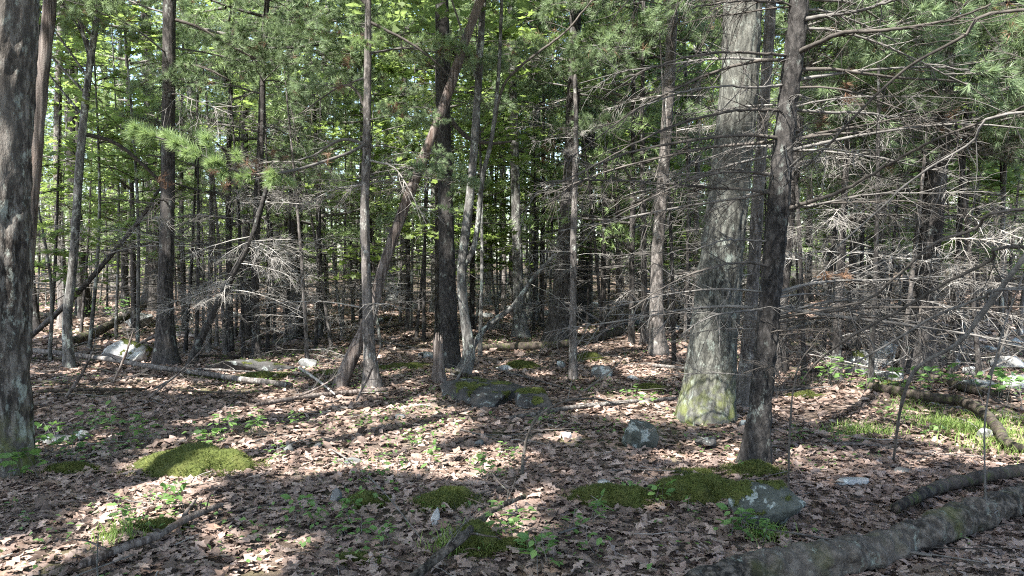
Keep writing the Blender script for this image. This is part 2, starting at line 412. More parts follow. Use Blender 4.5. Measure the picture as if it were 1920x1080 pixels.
# ------------------------------------------------------------------ foliage and branch templates
MAPLE_V = np.array([[0, 0, 0]] + [[r * math.sin(a), 0.12 + r * math.cos(a), 0.10 * abs(math.sin(a)) * r] for a, r in
          [(-2.5, .22), (-1.9, .52), (-1.45, .34), (-0.95, .66), (-0.5, .42), (0, .86), (0.5, .42), (0.95, .66), (1.45, .34), (1.9, .52), (2.5, .22)]])
MAPLE_F = np.array([[0, k + 1, k] for k in range(1, 11)])
QUAD_V = np.array([[0, 0, 0], [0.38, 0.45, 0.10], [0, 1, -0.05], [-0.38, 0.45, 0.10]]); QUAD_F = np.array([[0, 1, 2], [0, 2, 3]])
def needles(mb, tips, dirs, rng, count, length, width, m=0, spread=(0.25, 1.15)):
    """starbursts of needles: one thin triangle each, around each twig end"""
    k = len(tips)
    if k == 0: return
    d = np.repeat(nrm(dirs), count, 0); p = np.repeat(tips, count, 0)
    a = nrm(np.cross(d, rng.normal(size=d.shape)))
    th = rng.uniform(*spread, len(d))[:, None]
    nd = nrm(d * np.cos(th) + a * np.sin(th) + np.array([0, 0, -0.08]))
    L = length * rng.uniform(0.75, 1.15, len(d))[:, None]
    side = nrm(np.cross(nd, rng.normal(size=d.shape))) * width * 0.5
    base = p - d * (rng.uniform(0, 0.35, len(d))[:, None] * length)
    V = np.stack([base - side, base + side, base + nd * L], 1).reshape(-1, 3)
    F = np.arange(len(V)).reshape(-1, 3)
    mb.add(V, F, m)
def curve3(p, d, L, rng, n=4, droop=0.0, wob=0.12):
    pts = [np.asarray(p, float)]; d = nrm(d)
    for k in range(n):
        d = nrm(d + rng.normal(0, wob, 3) + np.array([0, 0, -droop]))
        pts.append(pts[-1] + d * L / n)
    return np.array(pts)
def dead_branch_mesh(seed, mat, twigs=16, up=0.0, thick=0.0078, fine=2):
    """unit-length dead branch along +X with forking side twigs"""
    rng = np.random.default_rng(seed); mb = MB()
    P = curve3((0, 0, 0), (1, 0, 0.22 + up), 1.0, rng, 8, 0.045, 0.06)
    add_tube(mb, P, np.linspace(thick, thick * 0.22, len(P)), 5, 0, False)
    if seed % 3 == 0: P = P[:7]; P = np.vstack([P, P[-1:] + (P[-1] - P[-2]) * 0.3, P[-1:] + (P[-1] - P[-2]) * 0.5])
    for k in range(twigs):
        t = rng.uniform(0.14, 0.98); i = min(int(t * 8), 7); p = P[i] + (P[i + 1] - P[i]) * (t * 8 - i)
        ax = nrm(P[i + 1] - P[i]); s = rng.choice([-1, 1])
        d = nrm(ax * rng.uniform(0.35, 1.0) + np.array([0, s, 0]) * rng.uniform(0.4, 1.0) + np.array([0, 0, rng.normal(-0.12, 0.33)]))
        L = rng.uniform(0.14, 0.44) * (1.15 - 0.55 * t)
        Q = curve3(p, d, L, rng, 4, 0.05, 0.14); r0 = thick * 0.36
        add_tube(mb, Q, np.linspace(r0, r0 * 0.35, len(Q)), 3, 0, False)
        for j in range(rng.integers(1, fine + 2)):
            u = rng.uniform(0.25, 0.95); q = Q[min(int(u * 4), 3)]
            dd = nrm(d + rng.normal(0, 0.55, 3))
            W = curve3(q, dd, L * rng.uniform(0.25, 0.6), rng, 3, 0.05, 0.18)
            add_tube(mb, W, np.linspace(r0 * 0.55, r0 * 0.25, len(W)), 3, 0, False)
    return mb.mesh('dead_branch', mat)
def bough_mesh(seed, ncount=40, nlen=0.10, nw=0.0062, mats=None, sub=13, length=1.6, brown=0.03):
    """live white-pine bough along +X in metres: wood plus needle starbursts"""
    rng = np.random.default_rng(seed); mb = MB()
    P = curve3((0, 0, 0), (1, 0, 0.10), length, rng, 10, 0.015, 0.06)
    nb = MB(); add_tube(mb, P, np.linspace(0.012, 0.003, len(P)), 5, 0, False)
    tips, dirs = [P[-1]], [P[-1] - P[-2]]
    for k in range(sub):
        t = 0.22 + 0.78 * (k + rng.uniform(0, 1)) / sub; i = min(int(t * 10), 9); p = P[i]
        s = 1 if k % 2 else -1
        d = nrm(np.array([rng.uniform(0.7, 1.1), s * rng.uniform(0.5, 1.0), rng.normal(0.05, 0.18)]))
        L = (0.62 * (1.15 - t) + 0.16) * rng.uniform(0.7, 1.2)
        Q = curve3(p, d, L, rng, 5, 0.01, 0.10)
        add_tube(mb, Q, np.linspace(0.0045, 0.002, len(Q)), 3, 0, False)
        tips.append(Q[-1]); dirs.append(Q[-1] - Q[-2])
        for j in range(int(3 + L * 7)):
            u = rng.uniform(0.35, 1.0); a = min(int(u * 5), 4); q = Q[a]
            dd = nrm(d + rng.normal(0, 0.5, 3)); W = curve3(q, dd, rng.uniform(0.06, 0.17), rng, 2, 0.0, 0.1)
            add_tube(mb, W, np.array([0.002, 0.0018, 0.0015]), 3, 0, False)
            tips.append(W[-1]); dirs.append(W[-1] - W[-2])
    tips, dirs = np.array(tips), np.array(dirs)
    br = rng.uniform(size=len(tips)) < brown
    needles(nb, tips[~br], dirs[~br], rng, ncount, nlen, nw, 0)
    needles(nb, tips[br], dirs[br], rng, ncount // 2, nlen * 0.9, nw, 1, (0.6, 1.9))
    mats = mats or [M['twig'], M['needle'], M['brown_needle']]
    return mb.mesh('bough', mats[0]), nb.mesh('needles', mats[1:])
DEAD = {'grey': [dead_branch_mesh(10 + k, M['twig'], 8 + 3 * k) for k in range(8)],
        'pale': [dead_branch_mesh(40 + k, M['twig_pale'], 9 + 3 * k, fine=3) for k in range(8)],
        'dark': [dead_branch_mesh(70 + k, M['twig_dark'], 8 + 3 * k) for k in range(7)]}
BOUGH = [bough_mesh(100 + k) for k in range(6)]
BOUGH_SUNLIT = [bough_mesh(130 + k, 46, 0.105, 0.0066, [M['twig'], M['needle_sunlit'], M['brown_needle']], 15, 1.7, 0.10) for k in range(3)]
def tuft_mesh(seed):
    rng = np.random.default_rng(seed); mb = MB()
    tips = rng.normal(0, 0.035, (7, 3)); needles(mb, tips, rng.normal(0, 1, (7, 3)) + np.array([0, 0, -0.8]), rng, 22, 0.085, 0.0035, 0, (0.2, 1.2))
    return mb.mesh('brown_needle_tuft', M['brown_needle'])
TUFT = [tuft_mesh(160 + k) for k in range(3)]

def crown_points(rng, n, rx, rz, clumps, flat=0.35, cs=0.62):
    """leaf positions gathered into clumps through an uneven egg-shaped crown"""
    d = nrm(rng.normal(size=(clumps, 3))) * (rng.uniform(0.15, 1, clumps) ** 0.45)[:, None]
    C = d * np.array([rx, rx, rz]); C += rng.normal(0, 0.25, C.shape)
    w = rng.integers(0, clumps, n)
    sz = rng.uniform(0.55, 1.35, clumps)[w][:, None] * cs
    return C, C[w] + rng.normal(size=(n, 3)) * sz * np.array([1, 1, flat])
def broad_crown(mb, wb, rng, z0, z1, rx, n, leaf, world=None, clumps=40, m=0, wood=1, stem=None, lr=0.055):
    zc, rz = (z0 + z1) / 2, (z1 - z0) / 2
    C, P = crown_points(rng, n, rx, rz, clumps)
    C = C + np.array([0, 0, zc]); P = P + np.array([0, 0, zc])
    if world is not None: P = P[keep_mask(P + world, rng)]
    stamp(mb, QUAD_V, QUAD_F, P, rotmats(rng, len(P), 0.55), leaf * rng.uniform(0.7, 1.25, len(P)), m)
    for c in C[:: 3]:                       # limbs reaching the clumps
        b = np.array([0, 0, max(z0 - 1.0, c[2] - rng.uniform(1.0, 2.6))])
        if stem is not None: b[:2] = stem(b[2])
        mid = (b + c) / 2 + rng.normal(0, 0.22, 3)
        Q = smooth_path(np.array([b, mid, c]), 6)
        add_tube(wb, Q, np.linspace(lr, lr * 0.22, 6), 5, 0, False)
def pine_crown(mb, wb, rng, z0, z1, rx, nb, ntuft, ncount, nw, nlen=0.12, world=None, m=0, wood=1, stem=None):
    for k in range(nb):
        z = z0 + (z1 - z0) * ((k + rng.uniform(0, 1)) / nb)
        az = k * 2.4 + rng.normal(0, 0.4); taper = 1 - 0.75 * ((z - z0) / (z1 - z0)) ** 1.4
        L = rx * taper * rng.uniform(0.65, 1.15); d = np.array([math.cos(az), math.sin(az), 0.16])
        b = np.array([0, 0, z])
        if stem is not None: b[:2] = stem(z)
        P = curve3(b, d, L, rng, 6, -0.01, 0.07)
        add_tube(wb, P, np.linspace(0.028, 0.006, len(P)), 4, 0, False)
        t = rng.uniform(0.25, 1, ntuft) ** 0.75; i = np.minimum((t * 6).astype(int), 5)
        base = P[i] + (P[i + 1] - P[i]) * (t * 6 - i)[:, None]
        off = rng.normal(size=(ntuft, 3)) * np.array([1, 1, 0.28]) * 0.33 * L * (1.12 - t)[:, None]
        tips = base + off
        if world is not None: tips = tips[keep_mask(tips + world, rng)]; 
        needles(mb, tips, nrm(d + rng.normal(0, 0.5, (len(tips), 3))), rng, ncount, nlen, nw, m)
def maple_sprays(mb, wb, rng, base, d, L, n, leaf, m=0, wood=1):
    """a flat layered spray of lobed leaves along a thin branch"""
    P = curve3(base, d, L, rng, 6, 0.02, 0.09)
    add_tube(wb, P, np.linspace(0.008, 0.002, len(P)), 4, 0, False)
    t = rng.uniform(0.2, 1.05, n); i = np.minimum((t * 6).astype(int), 5)
    p = P[i] + (P[i + 1] - P[i]) * (t * 6 - i)[:, None] + rng.normal(size=(n, 3)) * np.array([.20, .20, .045]) * L * 0.6
    stamp(mb, MAPLE_V, MAPLE_F, p, rotmats(rng, n, 0.42), leaf * rng.uniform(0.6, 1.2, n), m)

# ------------------------------------------------------------------ trunks
def trunk_mesh(P, r, mat, sides=14, rings=40, flare=0.5, amp=0.0, freq=14.0, seed=0, ridge=0.25, limbs=()):
    """P, r: path and radius in local metres; root flare, knobbly outline and bark ridges are real relief"""
    A = smooth_path(np.c_[P, r], rings); P, r = A[:, :3].copy(), A[:, 3].copy()
    zz = np.maximum(P[:, 2] - P[0, 2], 0)
    T, N, B = frames(P)
    a = np.arange(sides) * 2 * math.pi / sides
    ca, sa = np.cos(a), np.sin(a)
    dirs = ca[None, :, None] * N[:, None] + sa[None, :, None] * B[:, None]
    rr = np.repeat(r[:, None], sides, 1)
    fl = np.exp(-zz / (r[0] * 2.0 + 0.05))[:, None]
    lobes = 0.5 + 0.5 * vnoise(ca * 1.6 + seed, sa * 1.6, 0, seed)[None]
    rr = rr * (1 + flare * fl * (0.3 + 1.9 * lobes ** 1.5))
    rr = rr * (1 + 0.05 * vnoise(ca[None] * 1.1 + seed * 7, sa[None] * 1.1, zz[:, None] * 1.7, seed + 3))
    if amp:
        q = P[:, None] + dirs * r[:, None, None]
        h = vnoise(q[..., 0] * freq, q[..., 1] * freq, q[..., 2] * freq * ridge, seed + 5)
        h2 = vnoise(q[..., 0] * freq * 2.3, q[..., 1] * freq * 2.3, q[..., 2] * freq * ridge * 2.3, seed + 6)
        rr = rr + amp * (1 - 2 * np.abs(h)) + amp * 0.5 * h2
    V = (P[:, None] + dirs * rr[..., None]).reshape(-1, 3)
    i = np.arange(rings - 1)[:, None] * sides; j = np.arange(sides)[None]; k = (j + 1) % sides
    F = np.stack([i + j, i + k, i + sides + k, i + sides + j], -1).reshape(-1, 4)
    mb = MB(); mb.add(V, F)
    for L in limbs:
        L = np.asarray(L, float); Q = smooth_path(L, max(8, len(L) * 4)); add_tube(mb, Q[:, :3], Q[:, 3], 8, 0, False)
    return mb.mesh('trunk', mat)
class Tree: pass
def hero(name, label, pix, w, mat, H=15.0, group=None, cat='tree', sides=16, rings=56, amp=0.007, freq=18, flare=0.75, depth=None, lean=(0, 0), seed=None, limbs=(), extend=True, ridge=0.25, wtop=None, broken=False):
    """a tree from its outline in the photo: pix = [(px,py) base .. up], w = widths in px at those points"""
    seed = seed if seed is not None else abs(hash((pix[0][0], pix[0][1]))) % 9999
    rng = np.random.default_rng(seed)
    b = hit(*pix[0]) if depth is None else at(*pix[0], depth)
    if depth is not None: b[2] = gz(b[0], b[1])
    Yd = b[1]; pts = [b]; rad = [w[0] / 2 / FPX * Yd]
    z0 = b[2]
    for k, (x, y) in enumerate(pix[1:], 1):
        q = at(x, y, Yd)
        q = at(x, y, Yd + lean[1] * max(q[2] - z0, 0)); pts.append(q); rad.append(w[min(k, len(w) - 1)] / 2 / FPX * q[1])
    pts = np.array(pts); rad = np.array(rad)
    pts[0][2] -= 0.06
    if extend:
        d = nrm(pts[-1] - pts[-2]); d = nrm(d + np.array([0, 0, 0.6]))
        n = 4; rem = z0 + H - pts[-1][2]
        if rem > 0.5:
            for k in range(1, n + 1):
                q = pts[-1] + d * rem / n / max(d[2], 0.4) + rng.normal(0, 0.05, 3) * np.array([1, 1, 0])
                pts = np.vstack([pts, q]); rad = np.r_[rad, rad[len(pix) - 1] * (1 - 0.75 * k / n)]
    root = thing(name, label, cat, tuple(b), group)
    loc = pts - b
    lm = []
    for L in limbs:
        lm.append([(*(at(x, y, Yd) - b), ww / 2 / FPX * Yd) for x, y, ww in L])
    tm = trunk_mesh(loc, rad, mat, sides, rings, flare, amp, freq, seed % 97, ridge, lm)
    link('trunk', tm, root)
    t = Tree(); t.root = root; t.b = b; t.P = loc; t.r = rad; t.rng = rng; t.H = H; t.Y = Yd
    A = smooth_path(np.c_[loc, rad], 60)
    t.stem = lambda z: np.array([np.interp(z, A[:, 2], A[:, 0]), np.interp(z, A[:, 2], A[:, 1])])
    t.rad = lambda z: float(np.interp(z, A[:, 2], A[:, 3]))
    return t
def z_of(t, py):      # height above a tree's base seen at photo row py
    return at(960, py, t.Y)[2] - t.b[2]
def dead_branches(t, n, z0, z1, L=(0.7, 1.6), kinds=('grey',), az=None, up=(-0.25, 0.1), whorl=4):
    rng = t.rng; k = 0
    while k < n:
        z = rng.uniform(z0, z1)
        for j in range(min(whorl, n - k)):
            a = rng.uniform(0, 2 * math.pi) if az is None else rng.uniform(*az)
            zz = z + rng.normal(0, 0.035)
            p = np.array([*t.stem(zz), zz]) + np.array([math.cos(a), math.sin(a), 0]) * t.rad(zz) * 0.8
            d = np.array([math.cos(a), math.sin(a), rng.uniform(*up)])
            m = DEAD[kinds[rng.integers(len(kinds))]]
            link('dead_branch', m[rng.integers(len(m))], t.root, tuple(p), qdir(d, roll=rng.uniform(-0.8, 0.8)), rng.uniform(*L)); k += 1
def boughs(t, n, z0, z1, scale=(0.8, 1.3), az=None, meshes=None, up=(-0.12, 0.22)):
    rng = t.rng; meshes = meshes or BOUGH
    for k in range(n):
        z = rng.uniform(z0, z1); a = (k * 2.4 + rng.normal(0, 0.5)) if az is None else rng.uniform(*az)
        p = np.array([*t.stem(z), z]) + np.array([math.cos(a), math.sin(a), 0]) * t.rad(z) * 0.7
        w_, n_ = meshes[rng.integers(len(meshes))]
        o = link('bough', w_, t.root, tuple(p), qdir((math.cos(a), math.sin(a), rng.uniform(*up)), roll=rng.uniform(-0.3, 0.3)), rng.uniform(*scale))
        link('needles', n_, o)
def branch_px(t, pix, w, mat, twigs=14, tl=(0.15, 0.5), dy=None, name='dead_branch', seed=1, sides=6):
    """one long branch of a tree traced through photo points, at the tree's own distance plus dy per point"""
    rng = np.random.default_rng(seed)
    dy = dy or [0] * len(pix)
    P = np.array([(*(at(x, y, t.Y + d) - t.b), ww / 2 / FPX * (t.Y + d)) for (x, y), d, ww in zip(pix, dy, w)])
    A = smooth_path(P, 6 * len(P)); mb = MB(); A[:, :3] += rng.normal(0, 0.003, A[:, :3].shape)
    add_tube(mb, A[:, :3], A[:, 3], sides, 0)
    for k in range(twigs):
        i = rng.integers(3, len(A) - 1); p = A[i, :3]; ax = nrm(A[i, :3] - A[i - 1, :3])
        d = nrm(ax * 0.7 + rng.normal(0, 0.65, 3)); L = rng.uniform(*tl)
        Q = curve3(p, d, L, rng, 4, 0.05, 0.14); r0 = min(A[i, 3] * 0.55, 0.006)
        add_tube(mb, Q, np.linspace(r0, r0 * 0.35, len(Q)), 3, 0, False)
        for j in range(2):
            W = curve3(Q[rng.integers(1, 4)], nrm(d + rng.normal(0, 0.6, 3)), L * 0.5, rng, 3, 0.05, 0.15)
            add_tube(mb, W, np.linspace(r0 * 0.6, r0 * 0.25, len(W)), 3, 0, False)
    return link(name, mb.mesh(name, mat), t.root)
def top_crown(t, kind, z0=None, rx=2.6, n=2600):
    """the crown of a tree high above the frame, open where the floor below is sunlit"""
    n = int(n * 1.45); mb = MB(); wb = MB(); z0 = z0 if z0 is not None else t.H * 0.5
    if kind == 'broad':
        broad_crown(mb, wb, t.rng, z0, t.H + 1.5, rx, n, 0.25, t.b, 44, stem=t.stem, lr=min(0.055, t.rad(z0) * 0.45)); mats = [M['canopy'], M['grey']]
    else:
        pine_crown(mb, wb, t.rng, z0, t.H + 0.5, rx, 26, n // 73, 9, 0.029, 0.15, t.b, stem=t.stem); mats = [M['needle'], M['pine']]
    o = link('crown', wb.mesh('crown', mats[1]), t.root)
    if mb.n: link('foliage', mb.mesh('foliage', mats[0]), o)
# ------------------------------------------------------------------ the trees one can tell apart
T = {}
T['left'] = hero('hardwood_tree', 'thick furrowed hardwood trunk blotched with pale lichen, at the edge of the clearing', [(8, 888), (8, 700), (6, 400), (10, 150), (16, -60)], [84, 80, 84, 90, 90], M['left'], 17, sides=96, rings=260, amp=0.019, freq=16, flare=0.25, ridge=0.33)
T['snag'] = hero('dead_tree', 'barkless grey leaning snag close behind the thick furrowed trunk', [(30, 770), (42, 600), (58, 380), (78, 160), (98, -40)], [26, 25, 24, 23, 22], M['dead'], 7, sides=20, rings=120, amp=0.006, freq=20, ridge=0.05)
T['sap1'] = hero('young_hardwood_tree', 'slender green-grey young trunk bending up beside the leaning pole', [(130, 690), (126, 600), (138, 480), (150, 300), (166, 140), (188, -20)], [18, 16, 15, 14, 12, 11], M['grey'], 9, amp=0.003)
T['white1'] = hero('dead_pine', 'pale dead pine with bare side branches behind the leaning pole', [(122, 615), (116, 520), (110, 400), (108, 230), (116, 0)], [20, 17, 15, 13, 11], M['pine_light'], 10)
T['thin1'] = hero('thin_tree', 'thin dark stem between the furrowed trunk and the pale dead pine', [(70, 622), (60, 520), (56, 400), (70, 200), (72, 0)], [13, 10, 9, 8, 8], M['dark'], 9)
T['pineA'] = hero('pine_tree', 'straight dark pine standing behind the long fallen pole', [(308, 684), (310, 560), (314, 400), (316, 200), (318, -20)], [32, 27, 25, 23, 21], M['pine'], 15, sides=28, rings=140, amp=0.006, freq=24)
T['fork'] = hero('forked_tree', 'sunlit forked hardwood far beyond the leaning pole', [(213, 545), (210, 420), (205, 300), (203, 235), (195, 120), (188, -20)], [17, 15, 13, 12, 9, 8], M['pine_light'], 15, limbs=[[(204, 250, 12), (222, 200, 10), (236, 120, 9), (248, 50, 7), (255, -30, 6)]])
T['bgA'] = hero('pine_tree', 'broad grey pine trunk just behind the straight dark pine', [(288, 582), (287, 450), (284, 300), (276, 100), (272, -20)], [27, 23, 21, 18, 16], M['pine'], 18)
T['bgB'] = hero('hardwood_tree', 'grey hardwood trunk with lichen beyond the straight dark pine', [(372, 570), (370, 440), (364, 250), (352, 80), (346, -20)], [24, 20, 17, 15, 13], M['grey'], 18)
T['leanA'] = hero('leaning_dead_tree', 'thin dark dead stem leaning over the mossy flat boulder', [(350, 692), (372, 645), (398, 592), (440, 508), (474, 440), (506, 330)], [15, 14, 13, 12, 10, 7], M['dark'], 3, extend=False, amp=0.003, flare=0.1)
T['white2'] = hero('dead_sapling', 'thin pale dead sapling rising beside the leaning dark stem', [(391, 662), (393, 560), (396, 400), (394, 250)], [10, 9, 7, 5], M['pine_light'], 5, extend=False, flare=0.2)
T['midA'] = hero('young_pine', 'slim brown pine between two larger ones behind the mossy flat boulder', [(482, 672), (478, 540), (482, 400), (490, 240), (496, 60)], [15, 14, 13, 12, 10], M['pine'], 9)
T['midB'] = hero('young_pine', 'slim brown pine with grey flecks behind the slim brown pine', [(463, 634), (462, 500), (460, 360), (456, 150), (450, 0)], [19, 16, 14, 12, 10], M['pine'], 11)
T['pineB'] = hero('pine_tree', 'stout black-barked pine with flared foot', [(557, 637), (556, 560), (555, 430), (553, 260), (549, 90), (548, -20)], [36, 27, 25, 23, 21, 20], M['dark'], 16, sides=24, rings=120, amp=0.009, freq=20, flare=0.35)
T['bgC'] = hero('hardwood_tree', 'grey trunk half hidden behind the stout black-barked pine', [(607, 578), (604, 450), (594, 260), (580, 130), (574, -20)], [20, 17, 16, 15, 14], M['grey'], 17)
T['thinP'] = hero('pine_tree', 'thin scaly pine next to the leaning split trunk', [(700, 728), (692, 640), (687, 520), (684, 400), (688, 240), (690, 60), (690, -20)], [27, 21, 17, 16, 14, 12, 11], M['pine_light'], 8, sides=24, rings=140, amp=0.005, freq=26)
T['split'] = hero('leaning_dead_tree', 'long barkless split trunk leaning across several standing trees', [(632, 728), (662, 665), (692, 600), (722, 490), (765, 370), (826, 215), (878, 60), (912, -30)], [27, 25, 22, 19, 18, 17, 16, 15], M['dead'], 6, sides=26, rings=160, amp=0.007, freq=20, ridge=0.05, flare=0.1, lean=(0, 0.12))
T['main'] = hero('hardwood_tree', 'dark straight trunk with a broken stub at its foot', [(846, 692), (842, 600), (837, 450), (833, 280), (830, 120), (828, -20)], [36, 32, 29, 26, 25, 24], M['dark'], 16, sides=36, rings=180, amp=0.007, freq=22, flare=0.4)
T['curvy'] = hero('crooked_tree', 'crooked grey double-stemmed tree rooted behind the dark slab', [(863, 708), (879, 668), (872, 600), (866, 540), (868, 480), (884, 340), (894, 200), (905, 20), (908, -40)], [24, 21, 18, 17, 17, 15, 13, 12, 11], M['grey'], 10, sides=20, rings=110, amp=0.004, limbs=[[(868, 500, 13), (886, 470, 11), (896, 420, 10), (905, 330, 9), (921, 265, 8), (934, 150, 7), (940, 20, 6), (942, -60, 5)]])
T['bgD'] = hero('hardwood_tree', 'sunlit grey hardwood behind the crooked double-stemmed tree', [(975, 632), (971, 520), (967, 380), (963, 220), (958, 0)], [24, 19, 17, 15, 13], M['grey'], 18)
T['bgE'] = hero('hardwood_tree', 'grey hardwood close beside the sunlit one', [(997, 602), (1000, 480), (1003, 340), (1006, 180), (1010, 0)], [23, 19, 17, 16, 14], M['grey'], 19)
T['pineC'] = hero('pine_tree', 'large pine with wide flared roots behind the mossy fallen log', [(1047, 640), (1053, 560), (1060, 450), (1070, 320), (1075, 160), (1080, -20)], [48, 34, 30, 26, 22, 20], M['pine'], 18, sides=28, rings=140, amp=0.01, freq=16, flare=0.5)
T['thinQ'] = hero('young_dead_pine', 'thin sunlit dead pine bristling with short dry twigs', [(1074, 712), (1074, 600), (1075, 480), (1078, 340), (1080, 240), (1078, 140)], [16, 13, 12, 11, 9, 5], M['pine_light'], 5, extend=False, flare=0.3)
T['pineD'] = hero('pine_tree', 'dark pine leaning beside the large flared pine', [(1090, 606), (1097, 480), (1102, 360), (1106, 220), (1112, -20)], [27, 24, 22, 21, 19], M['dark'], 18)
T['pinkP'] = hero('pine_tree', 'smooth pale pink-grey pine lit by the sun', [(1234, 668), (1231, 580), (1234, 460), (1244, 320), (1254, 170), (1262, -20)], [28, 24, 22, 21, 20, 18], M['pine_light'], 16, sides=28, rings=120, amp=0.004, freq=24)
T['stick'] = hero('dead_pine', 'very thin whitish dead pine beside the big oak', [(1302, 628), (1304, 480), (1308, 300), (1311, 120), (1313, -20)], [10, 9, 9, 8, 7], M['pine_light'], 8, flare=0.2)
T['oak'] = hero('oak_tree', 'massive oak with lichen-flecked bark and mossy flared foot', [(1322, 786), (1332, 700), (1344, 560), (1362, 400), (1382, 220), (1391, 60), (1396, -60)], [96, 84, 76, 70, 66, 64, 62], M['oak'], 19, sides=104, rings=270, amp=0.019, freq=20, flare=0.20, ridge=0.3)
T['behindO'] = hero('pine_tree', 'tall pine standing right behind the big oak', [(1396, 757), (1404, 640), (1413, 500), (1424, 320), (1438, 120), (1446, -20)], [32, 25, 22, 20, 19, 18], M['pine_light'], 16, sides=28, rings=130, amp=0.006, freq=22)
T['near'] = hero('pine_tree', 'dark curved pine with moss around its foot and many bare branches', [(1416, 874), (1424, 780), (1437, 640), (1452, 470), (1464, 330), (1474, 220), (1490, 90), (1500, -40)], [44, 39, 38, 37, 35, 33, 32, 31], M['dark'], 11, sides=70, rings=300, amp=0.011, freq=26, flare=0.5, ridge=0.5)
T['behindN'] = hero('pine_tree', 'brown pine trunk rising behind the dark curved pine', [(1452, 700), (1466, 520), (1484, 320), (1503, 120), (1510, -20)], [32, 29, 27, 26, 25], M['pine'], 16)
T['thinR'] = hero('young_dead_pine', 'thin dead pine with splayed roots beside the slanted stone slabs', [(1567, 716), (1571, 600), (1580, 440), (1588, 260), (1590, 80)], [18, 14, 12, 10, 7], M['pine'], 8)
T['pineE'] = hero('pine_tree', 'broad reddish-brown pine hidden in a thicket of dead twigs', [(1712, 700), (1726, 600), (1742, 460), (1758, 300), (1773, 120), (1780, -20)], [54, 46, 40, 35, 31, 29], M['pine'], 17, sides=28, rings=130, amp=0.008, freq=20)
T['thinS'] = hero('young_dead_pine', 'thin black stem between the broad pine and the white stones', [(1783, 702), (1788, 600), (1796, 470), (1806, 300), (1820, 120)], [14, 12, 10, 8, 6], M['dark'], 7)
T['bgF'] = hero('hardwood_tree', 'grey hardwood with a sunlit upper stem beyond the thicket', [(1850, 560), (1862, 430), (1874, 280), (1882, 120), (1886, -20)], [27, 24, 22, 20, 18], M['grey'], 18)
T['bgG'] = hero('pine_tree', 'brown pine in shade behind the thicket of dead twigs', [(1640, 590), (1642, 480), (1648, 320), (1652, 120), (1652, -20)], [28, 24, 21, 18, 16], M['pine'], 17)
T['bgH'] = hero('pine_tree', 'small pine with live needles between the pink-grey pine and the thin dead pine', [(1163, 622), (1160, 520), (1158, 400), (1152, 240), (1150, 60)], [14, 11, 10, 8, 6], M['pine_light'], 7)
T['bgI'] = hero('young_pine', 'thin brown pine right beside the pink-grey pine', [(1209, 645), (1208, 540), (1206, 400), (1204, 240), (1206, 40)], [13, 11, 10, 8, 7], M['pine'], 8)
T['bgJ'] = hero('hardwood_tree', 'grey trunk standing behind the leaning split trunk', [(738, 566), (732, 470), (728, 340), (724, 180), (722, 0)], [20, 17, 15, 13, 12], M['grey'], 17)
T['bgK'] = hero('hardwood_tree', 'lichen-grey hardwood glimpsed beyond the split trunk and the thin scaly pine', [(758, 552), (757, 460), (752, 320), (744, 160), (740, 0)], [17, 15, 14, 12, 11], M['grey'], 18)
T['pole'] = hero('thin_tree', 'very thin straight black pole between the scaly pine and the dark trunk', [(795, 642), (795, 560), (797, 440), (798, 330)], [7, 6, 5, 4], M['dark'], 5, extend=False, flare=0.1)
T['bgL'] = hero('young_hardwood_tree', 'thin grey stem beyond the crooked double-stemmed tree', [(914, 573), (917, 480), (920, 380), (924, 220), (926, 0)], [11, 9, 8, 7, 6], M['grey'], 12)
T['bgM'] = hero('young_hardwood_tree', 'thin pale stem between the crooked tree and the sunlit hardwood', [(943, 584), (945, 480), (944, 340), (948, 140), (948, -10)], [8, 7, 6, 6, 5], M['pine_light'], 11)
T['rootL'] = hero('pine_tree', 'dark pine in the shade behind the black-barked pine', [(520, 560), (518, 470), (514, 340), (512, 160), (510, 0)], [22, 18, 15, 13, 12], M['pine_light'], 17)
# ---- dead branches
dead_branches(T['white1'], 16, 0.6, 4.2, (0.5, 1.3), ('pale', 'grey'))
dead_branches(T['thin1'], 10, 0.6, 3.2, (0.5, 1.1), ('pale',))
dead_branches(T['pineA'], 26, 0.9, 4.6, (0.7, 1.8), ('grey', 'dark', 'pale'))
dead_branches(T['leanA'], 24, 0.5, 2.2, (0.5, 1.2), ('pale',), up=(-0.5, 0.0))
dead_branches(T['white2'], 24, 0.5, 2.9, (0.4, 1.1), ('pale', 'grey'))
dead_branches(T['midA'], 38, 0.5, 3.4, (0.6, 1.4), ('pale', 'grey'), up=(-0.45, 0.05))
dead_branches(T['midB'], 20, 0.5, 4.0, (0.6, 1.5), ('pale', 'grey'))
dead_branches(T['pineB'], 34, 0.9, 5.2, (0.7, 1.9), ('pale', 'grey'), up=(-0.4, 0.1))
dead_branches(T['rootL'], 14, 0.8, 4.5, (0.8, 1.8), ('grey', 'pale'))
dead_branches(T['bgA'], 14, 1.0, 6.0, (0.8, 1.8), ('grey', 'dark'))
dead_branches(T['thinP'], 18, 0.8, 4.4, (0.5, 1.5), ('pale', 'grey'))
dead_branches(T['main'], 10, 1.6, 5.0, (0.6, 1.4), ('dark',))
dead_branches(T['pineC'], 26, 0.9, 6.0, (0.7, 1.8), ('pale', 'grey'))
dead_branches(T['thinQ'], 34, 0.4, 3.6, (0.35, 0.9), ('pale', 'grey'), whorl=3)
dead_branches(T['pineD'], 16, 1.0, 6.0, (0.8, 1.8), ('grey', 'dark'))
dead_branches(T['bgH'], 22, 0.4, 3.2, (0.5, 1.2), ('pale', 'grey'))
dead_branches(T['bgI'], 20, 0.5, 4.5, (0.5, 1.3), ('pale', 'grey'))
dead_branches(T['pinkP'], 14, 1.0, 6.0, (0.6, 1.6), ('grey', 'dark'))
